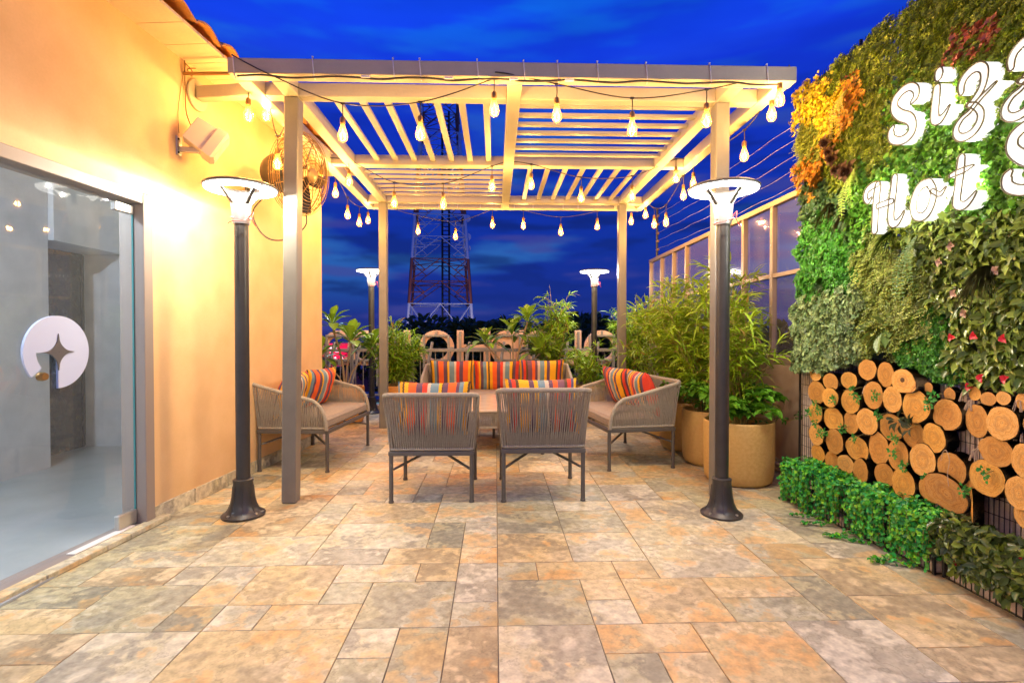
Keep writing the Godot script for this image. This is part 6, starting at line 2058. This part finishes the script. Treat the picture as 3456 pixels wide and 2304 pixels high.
func log_slices() -> void:
	var m := LOGS.size() / 4
	for k in m:
		var s: float = LOGS[k * 4]
		var y: float = LOGS[k * 4 + 1]
		var rs: float = LOGS[k * 4 + 2] * 1.08
		var ry: float = LOGS[k * 4 + 3] * 1.08
		var small := rs < 0.045
		var lab := log_label(k)
		var grp := "log slices on the wire mesh"
		if k == 5:
			lab = "pointed log slice with a dark knot hole beside the boxwood foliage"
		elif small:
			lab = "small brown branch slice in the string under the glossy foliage, %s from the parapet end" % ORD[k - 11]
			grp = "small branch slices on a string"
		elif k == 38:
			lab = "round log slice with pale twine hanging over its face"
		elif k == 30:
			lab = "large tilted log slice with plain brownish cut face"
		_log(Vector3(2.358, y, -s), rs, ry, 0.04 if small else rng.randf_range(0.045, 0.075), Basis(Vector3.UP, rng.randf_range(-0.06, 0.06)) * Basis(Vector3(0, 0, 1), rng.randf_range(-0.05, 0.05)), k, lab, grp)
	# loose slices lying on the planter boxes
	_log(Vector3(2.30, 0.40, -2.585), 0.115, 0.078, 0.035, Basis(Vector3(0, 1, 0), 0.3) * Basis(Vector3(1, 0, 0), 0.6), 60, "loose log slice leaning forward on the box of glossy leaves", "")
	_log(Vector3(2.33, 0.36, -2.44), 0.12, 0.09, 0.04, Basis(Vector3(0, 1, 0), -0.7), 61, "loose log slice turned in shade behind the leaning one", "")
	_log(Vector3(2.35, 0.43, -2.545), 0.09, 0.07, 0.035, Basis(Vector3(0, 1, 0), 0.0), 62, "log slice hidden half behind the leaning loose slice", "")
	# twine
	var tw := thing("twine", "pale twine loop hanging over one log slice", "twine")
	var b := MB.new()
	b.tube(smooth_path([Vector3(2.262, 0.555, -2.60), Vector3(2.258, 0.60, -2.585), Vector3(2.258, 0.615, -2.565), Vector3(2.258, 0.57, -2.545), Vector3(2.258, 0.50, -2.555), Vector3(2.260, 0.44, -2.55)], 8), 0.0018, 5)
	put(b, "cord", mats.twine, tw)
	var rp := thing("rope_line", "rough twine line strung below the glossy foliage with frayed tassels", "rope")
	var q := MB.new()
	q.tube(smooth_path([Vector3(2.356, 0.955, -2.78), Vector3(2.352, 0.945, -2.6), Vector3(2.352, 0.935, -2.4), Vector3(2.352, 0.94, -2.2), Vector3(2.352, 0.95, -1.7)], 8), 0.0035, 6)
	put(q, "line", mats.twine, rp)
	for p in [[-2.53, 0.94], [-2.50, 0.90], [-2.26, 0.93], [-2.25, 0.80], [-2.47, 0.66], [-3.34, 0.86], [-3.22, 0.90]]:
		var t := MB.new()
		for k in 12:
			var a := rng.randf() * TAU
			t.tube(PackedVector3Array([Vector3(2.352, p[1], p[0]), Vector3(2.315 + cos(a) * 0.006, p[1] - 0.03, p[0] + sin(a) * 0.012), Vector3(2.31 + cos(a) * 0.012, p[1] - 0.075, p[0] + sin(a) * 0.022)]), 0.0016, 4, false)
		put(t, "tassel", mats.twine, rp)
	# sprigs between the slices
	var k := 0
	for p in [[3.67, 0.70], [3.62, 0.66], [3.73, 0.63], [3.66, 0.56], [3.60, 0.50], [3.36, 0.58], [3.25, 0.54], [3.27, 0.84], [3.23, 0.80], [3.08, 0.83], [3.05, 0.71], [2.92, 0.60], [2.92, 0.52], [2.66, 0.87], [2.69, 0.83], [2.85, 0.46], [2.68, 0.43], [2.36, 0.55], [2.80, 0.69], [2.90, 0.71], [2.47, 0.44], [3.46, 0.75], [3.55, 0.52]]:
		var dark: bool = k in [18, 19]
		var o := thing("leaf_sprig", ("dark sprig " if dark else "green sprig ") + near_log(p[0], p[1]), "artificial plant", Vector3(2.262, p[1], -p[0]), 0.0, "dark sprigs among the logs" if dark else "green sprigs among the logs")
		var l := MB.new()
		l.tinted = true
		for j in 22 if not dark else 9:
			var g := rng.randf_range(0.6, 1.3)
			l.tint = Color(0.045 * g, 0.27 * g, 0.045 * g) if not dark else Color(0.03 * g, 0.05 * g, 0.022 * g)
			var d := Vector3(-0.5 * rng.randf(), rng.randfn(), rng.randfn()).normalized()
			l.leaf(d * rng.randf() * 0.03 + Vector3(0.01, 0, 0), d, Vector3(-1, 0.3, 0), 0.018 if not dark else 0.06, 0.014 if not dark else 0.02, 0.3)
		put(l, "foliage", mats.plastic_leaf, o)
		var st := MB.new()
		st.tube(PackedVector3Array([Vector3(0.10, 0.01, 0), Vector3(0.05, 0.02, 0), Vector3(0, 0, 0)]), 0.002, 5)
		put(st, "stem", mats.stem, o)
		k += 1

func near_log(s: float, y: float) -> String:
	var best := 9e9
	var at := 0
	for k in LOGS.size() / 4:
		var d := Vector2(s - LOGS[k * 4], y - LOGS[k * 4 + 1]).length()
		if d < best and LOGS[k * 4 + 2] > 0.045:
			best = d
			at = k
	return ("high on the " if y > LOGS[at * 4 + 1] else "low on the ") + ("parapet" if s > LOGS[at * 4] else "inner") + " side of the " + log_label(at).trim_prefix("round orange ").replace(" of the log wall", "").replace("log slice in the ", "").replace(" row,", "-row log slice,")

func _log(at: Vector3, rs: float, ry: float, thick: float, turn: Basis, k: int, lab: String, grp: String) -> void:
	# the cut face looks along local -x; the back lies at local x = 0
	var o := thing("log_slice", lab, "log slice", at, 0.0, grp)
	o.basis = turn
	var n := noise(700 + k, 0.9, 3)
	var m := 30
	var edge := []
	for j in m:
		var a := TAU * j / m
		var w := 1.0 + 0.07 * n.get_noise_2d(cos(a) * 1.3, sin(a) * 1.3) + 0.02 * n.get_noise_2d(cos(a) * 6.0, sin(a) * 6.0)
		if k == 5:
			w += 0.28 * pow(maxf(0.0, cos(a + 0.55)), 10.0)
		edge.append(Vector2(cos(a) * rs * w, sin(a) * ry * w))
	var f := MB.new()
	var rot := rng.randf() * TAU
	var c := f.p(Vector3(-thick, 0, 0), Vector3(-1, 0, 0), Vector2(0.5, 0.5))
	var bb := MB.new()
	for j in m + 1:
		var e: Vector2 = edge[j % m]
		var uv := Vector2(e.x / rs, e.y / ry).rotated(rot) * 0.455 + Vector2(0.5, 0.5)
		f.p(Vector3(-thick, e.y * 0.975, e.x * 0.975), Vector3(-1, 0, 0), uv)
	for j in m:
		f.f(c, c + 1 + j, c + 2 + j)
	put(f, "cut_face", mats["rings%d_%d" % [k % 4, (k * 7 + k / 4) % 4]], o)
	for j in m + 1:
		var e: Vector2 = edge[j % m]
		var nn := Vector3(0, e.y / ry, e.x / rs).normalized()
		var rg := 1.0 + 0.03 * n.get_noise_2d(j * 2.0, 40.0)
		bb.p(Vector3(-thick, e.y * 0.975, e.x * 0.975), (nn + Vector3(-1, 0, 0)).normalized())
		bb.p(Vector3(-thick + 0.004, e.y * rg, e.x * rg), nn)
		bb.p(Vector3(-thick * 0.5, e.y * (rg + 0.02), e.x * (rg + 0.02)), nn)
		bb.p(Vector3(0, e.y * rg, e.x * rg), nn)
	for j in m:
		for q in 3:
			var i := j * 4 + q
			bb.f(i, i + 4, i + 5)
			bb.f(i, i + 5, i + 1)
	put(bb, "bark", mats.bark, o)
	if k == 5:
		var h := MB.new()
		h.lathe([Vector2(0.014, 0.001), Vector2(0.009, 0.0025), Vector2(0.0, 0.0015)], 9, Transform3D(Basis(Vector3(0, 0, 1), PI / 2).scaled(Vector3(1, 1.0, 1.3)), Vector3(-thick, 0.005, 0.0)))
		put(h, "knot", mats.knot, o)

func wire_boxes() -> void:
	var spans := [[-3.76, -3.42], [-3.38, -3.14], [-3.11, -2.84], [-2.81, -2.54], [-2.51, -1.85]]
	var labs := ["wire planter box with small-leaved green trailing plant beside the parapet", "narrow wire planter box with green trailing plant, second from the parapet", "wire planter box with green trailing plant reaching onto the tiles", "wire planter box with long green trailing plant next to the glossy leaves", "long wire planter box filled with glossy dark leaves and red flowers"]
	for k in 5:
		var z0: float = spans[k][0]
		var z1: float = spans[k][1]
		var xf := lerpf(2.105, 2.235, (z0 + 3.76) / 1.6)
		var xb := 2.355
		var h := 0.25
		var o := thing("wire_planter", labs[k], "planter", Vector3.ZERO, 0.0, "wire planter boxes under the log wall")
		var w := MB.new()
		var z := z0
		while z <= z1 + 0.001:
			w.box(Vector3(xf, h * 0.5 + 0.002, z), Vector3(0.004, h, 0.004))
			w.box(Vector3((xf + xb) * 0.5, h + 0.004, z), Vector3(xb - xf, 0.004, 0.004))
			z += 0.03
		for y in [0.008, 0.1, 0.19, h]:
			w.box(Vector3(xf - 0.004, y, (z0 + z1) * 0.5), Vector3(0.004, 0.004, z1 - z0 + 0.01))
			for zz in [z0, z1]:
				w.box(Vector3((xf + xb) * 0.5, y + 0.0, zz + 0.004), Vector3(xb - xf, 0.004, 0.004))
		var x := xf
		while x < xb:
			for zz in [z0, z1]:
				w.box(Vector3(x, h * 0.5, zz), Vector3(0.004, h, 0.004))
			w.box(Vector3(x, h + 0.0085, (z0 + z1) * 0.5), Vector3(0.004, 0.004, z1 - z0))
			x += 0.045
		for zz in [z0, z1]:
			w.box(Vector3(xf, h * 0.5 + 0.003, zz), Vector3(0.012, h, 0.012))
		put(w, "wire_cage", mats.mesh_wire, o)
		var fl := MB.new()
		fl.box(Vector3((xf + xb) * 0.5, 0.03, (z0 + z1) * 0.5), Vector3(xb - xf - 0.02, 0.05, z1 - z0 - 0.02), Basis(), 0.004)
		put(fl, "tray", mats.plank, o)
		# the plant in it
		var glossy := k == 4
		var pl := thing("glossy_plant" if glossy else "trailing_plant", "glossy dark green artificial plant with red flowers in the long wire box" if glossy else ["bright green trailing plant in the wire box beside the parapet", "bright green trailing plant in the narrow wire box", "green trailing plant with runners on the tiles", "long green trailing plant beside the glossy plant"][k], "plant")
		var l := MB.new()
		l.tinted = true
		var sv := MB.new()
		var put_leaf := func(p: Vector3, nrm: Vector3) -> void:
			var g := rng.randf_range(0.6, 1.3)
			var d := Vector3(rng.randfn() * 0.6 - 0.35, rng.randfn() * 0.7 - 0.1, rng.randfn())
			nrm = (nrm + Vector3(rng.randfn(), rng.randfn(), rng.randfn()) * 0.35).normalized()
			d = (d - nrm * d.dot(nrm) * 0.8).normalized()
			if glossy:
				l.tint = Color(0.055 * g, 0.09 * g, 0.018 * g) if rng.randf() < 0.7 else Color(0.15 * g, 0.21 * g, 0.025 * g)
				l.leaf(p, d, nrm, 0.055 * rng.randf_range(0.8, 1.2), 0.027, 0.45)
			else:
				var lime := rng.randf()
				l.tint = Color((0.02 + 0.22 * lime * lime * lime) * g, (0.20 + 0.34 * lime) * g, (0.055 - 0.03 * lime) * g)
				l.leaf(p, d, nrm, 0.025 * rng.randf_range(0.75, 1.25), 0.021, 0.3)
		# mounds on top
		for j in int((520 if glossy else 1000) * (z1 - z0) / 0.3):
			var zz := rng.randf_range(z0, z1)
			var xx := rng.randf_range(xf - 0.025, xb - 0.03)
			var up := 0.03 + 0.045 * absf(sin(zz * 17.0 + k * 1.3) * cos(xx * 21.0 + k))
			if rng.randf() < 0.22 + 0.35 * float(not glossy and absf(zz - z1) < 0.035):
				continue
			put_leaf.call(Vector3(xx, h + rng.randf() * up, zz), Vector3(-0.35, 1, 0))
		# strands falling over the front and the near end
		for j in int((70 if glossy else 46) * (z1 - z0) / 0.3):
			var zz := rng.randf_range(z0 + 0.005, z1)
			var cl := 0.5 + 0.5 * sin(zz * 47.0 + k * 2.1)
			var ln := h * clampf(rng.randf_range(0.35, 0.85) + 0.45 * cl, 0.2, 1.0) * (0.72 if glossy else 1.0)
			var xx := xf - 0.012 - rng.randf() * 0.035
			var drift := rng.randf_range(-0.03, 0.03)
			var n := int(ln / (0.019 if glossy else 0.0115))
			for q in n:
				var u := q / float(maxi(n - 1, 1))
				put_leaf.call(Vector3(xx + rng.randfn() * 0.007, h + 0.02 - ln * u + rng.randfn() * 0.004, zz + drift * u + rng.randfn() * 0.007), Vector3(-1, 0.35, 0.2))
			if not glossy:
				sv.tube(PackedVector3Array([Vector3(xf + 0.05, h * 0.8, zz), Vector3(xx, h + 0.015, zz), Vector3(xx, h + 0.02 - ln, zz + drift)]), 0.0013, 4, false)
		for j in int(140 * (xb - xf) / 0.25):
			put_leaf.call(Vector3(rng.randf_range(xf, xb - 0.05), h * rng.randf_range(0.35, 1.05), z1 + 0.012 + rng.randf() * 0.012), Vector3(-0.5, 0.4, 0.6))
		# runners lying on the tiles
		if k in [1, 2, 3]:
			for j in 2:
				var at := Vector3(xf - 0.02, 0.014, lerpf(z0, z1, 0.3 + 0.4 * j))
				var dir := Vector3(-1, 0, rng.randf_range(-0.9, 0.3)).normalized()
				for q in 16:
					at += dir * 0.012 + Vector3(0, 0, rng.randfn() * 0.004)
					at.y = 0.012 + rng.randf() * 0.006
					put_leaf.call(at, Vector3.UP)
					put_leaf.call(at, Vector3.UP)
		put(l, "foliage", mats.gloss_leaf if glossy else mats.plastic_leaf, pl)
		if not glossy:
			put(sv, "stems", mats.stem, pl)
		else:
			for q in [Vector3(xf - 0.035, 0.24, -2.44), Vector3(xf - 0.04, 0.13, -2.40), Vector3(xf - 0.04, 0.12, -2.22), Vector3(xf - 0.03, 0.26, -2.1)]:
				var fw := MB.new()
				fw.tinted = true
				fw.tint = Color(0.60, 0.03, 0.05)
				for j in 4:
					var a: float = TAU * j / 4.0 + q.z
					fw.leaf(q, Vector3(-0.5, sin(a), cos(a)).normalized(), Vector3(-1, 0, 0), 0.026, 0.02, 0.2)
				put(fw, "flower", mats.plastic_leaf, pl)

func script_sign() -> void:
	var words := [[["S", 0], ["i", 1], ["z", 2], ["z", 3]], [["H", 4], ["o", 5], ["t", 6], ["S", 7]]]
	for wi in 2:
		var o := thing("script_sign", ["glowing white script lettering beginning Siz on the green wall", "glowing white script lettering reading Hot on the green wall"][wi], "sign")
		for g in words[wi]:
			var face := MB.new()
			var trim := MB.new()
			var mid := Vector3.ZERO
			var cnt := 0
			var si := 0
			for st in GLYPHS[g[1]]:
				var pts := []
				var ws := []
				for k in st.size() / 3:
					pts.append(Vector3(0, st[k * 3 + 1], -st[k * 3]))
					ws.append(Vector3(st[k * 3 + 2] * 0.92, 0, 0))
				var path := smooth_path(pts, 7)
				var wd := smooth_path(ws, 7)
				var loop: bool = pts[0].distance_to(pts[pts.size() - 1]) < 0.002
				var xf := 2.262 - si * 0.0022
				var xb := 2.338
				var n := path.size()
				var lf := PackedVector3Array()
				var rt := PackedVector3Array()
				for k in n:
					var d := path[mini(k + 1, n - 1)] - path[maxi(k - 1, 0)]
					if loop and (k == 0 or k == n - 1):
						d = path[1] - path[n - 2]
					d = d.normalized()
					var sd := Vector3(0, d.z, -d.y)
					lf.append(path[k] + sd * wd[k].x * 0.5)
					rt.append(path[k] - sd * wd[k].x * 0.5)
					mid += path[k]
					cnt += 1
				var ring := PackedVector3Array()
				for k in n:
					ring.append(lf[k])
				if not loop:
					var d1 := (path[n - 1] - path[n - 2]).normalized()
					for k in range(1, 6):
						var a := PI * k / 6.0
						ring.append(path[n - 1] + (lf[n - 1] - path[n - 1]) * cos(a) + d1 * sin(a) * wd[n - 1].x * 0.5)
				var back := PackedVector3Array()
				for k in n:
					back.append(rt[n - 1 - k])
				if loop:
					_band(face, lf, xf, xb)
					_band(face, back, xf, xb)
					_edge(trim, lf, xf)
					_edge(trim, back, xf)
				else:
					ring.append_array(back)
					var d0 := (path[0] - path[1]).normalized()
					for k in range(1, 6):
						var a := PI * k / 6.0
						ring.append(path[0] + (rt[0] - path[0]) * cos(a) + d0 * sin(a) * wd[0].x * 0.5)
					ring.append(lf[0])
					_band(face, ring, xf, xb)
					_edge(trim, ring, xf)
					for e in 2:
						var c: Vector3 = path[0] if e == 0 else path[n - 1]
						var from: Vector3 = rt[0] if e == 0 else lf[n - 1]
						var dd: Vector3 = d0 if e == 0 else (path[n - 1] - path[n - 2]).normalized()
						var prev := from
						for k in range(1, 7):
							var a := PI * k / 6.0
							var cur: Vector3 = c + (from - c) * cos(a) + dd * sin(a) * (from - c).length()
							face.poly([c + Vector3(xf, 0, 0), prev + Vector3(xf, 0, 0), cur + Vector3(xf, 0, 0)], Vector3(9, 0, 0))
							prev = cur
				for k in n - 1:
					face.poly([lf[k] + Vector3(xf, 0, 0), lf[k + 1] + Vector3(xf, 0, 0), rt[k + 1] + Vector3(xf, 0, 0), rt[k] + Vector3(xf, 0, 0)], Vector3(9, 0, 0))
				si += 1
			mid /= cnt
			var l := put(face, "letter", mats.sign_white, o)
			put(trim, "edge_trim", mats.sign_trim, l)
			omni(o, Vector3(2.33, mid.y, mid.z), Color(1.0, 0.98, 0.95), LETTER_ENERGY, 0.03)

func _band(b: MB, ring: PackedVector3Array, xf: float, xb: float) -> void:
	for k in ring.size() - 1:
		var mid := (ring[k] + ring[k + 1]) * 0.5
		if ring[k].distance_to(ring[k + 1]) > 0.0004:
			b.poly([ring[k] + Vector3(xf, 0, 0), ring[k + 1] + Vector3(xf, 0, 0), ring[k + 1] + Vector3(xb, 0, 0), ring[k] + Vector3(xb, 0, 0)], Vector3(mid.x, mid.y - 9.0, mid.z))

func _edge(b: MB, ring: PackedVector3Array, xf: float) -> void:
	var pts := PackedVector3Array()
	for q in ring:
		if pts.is_empty() or pts[pts.size() - 1].distance_to(q + Vector3(xf - 0.002, 0, 0)) > 0.0015:
			pts.append(q + Vector3(xf - 0.002, 0, 0))
	b.tube(pts, 0.0042, 5, false)
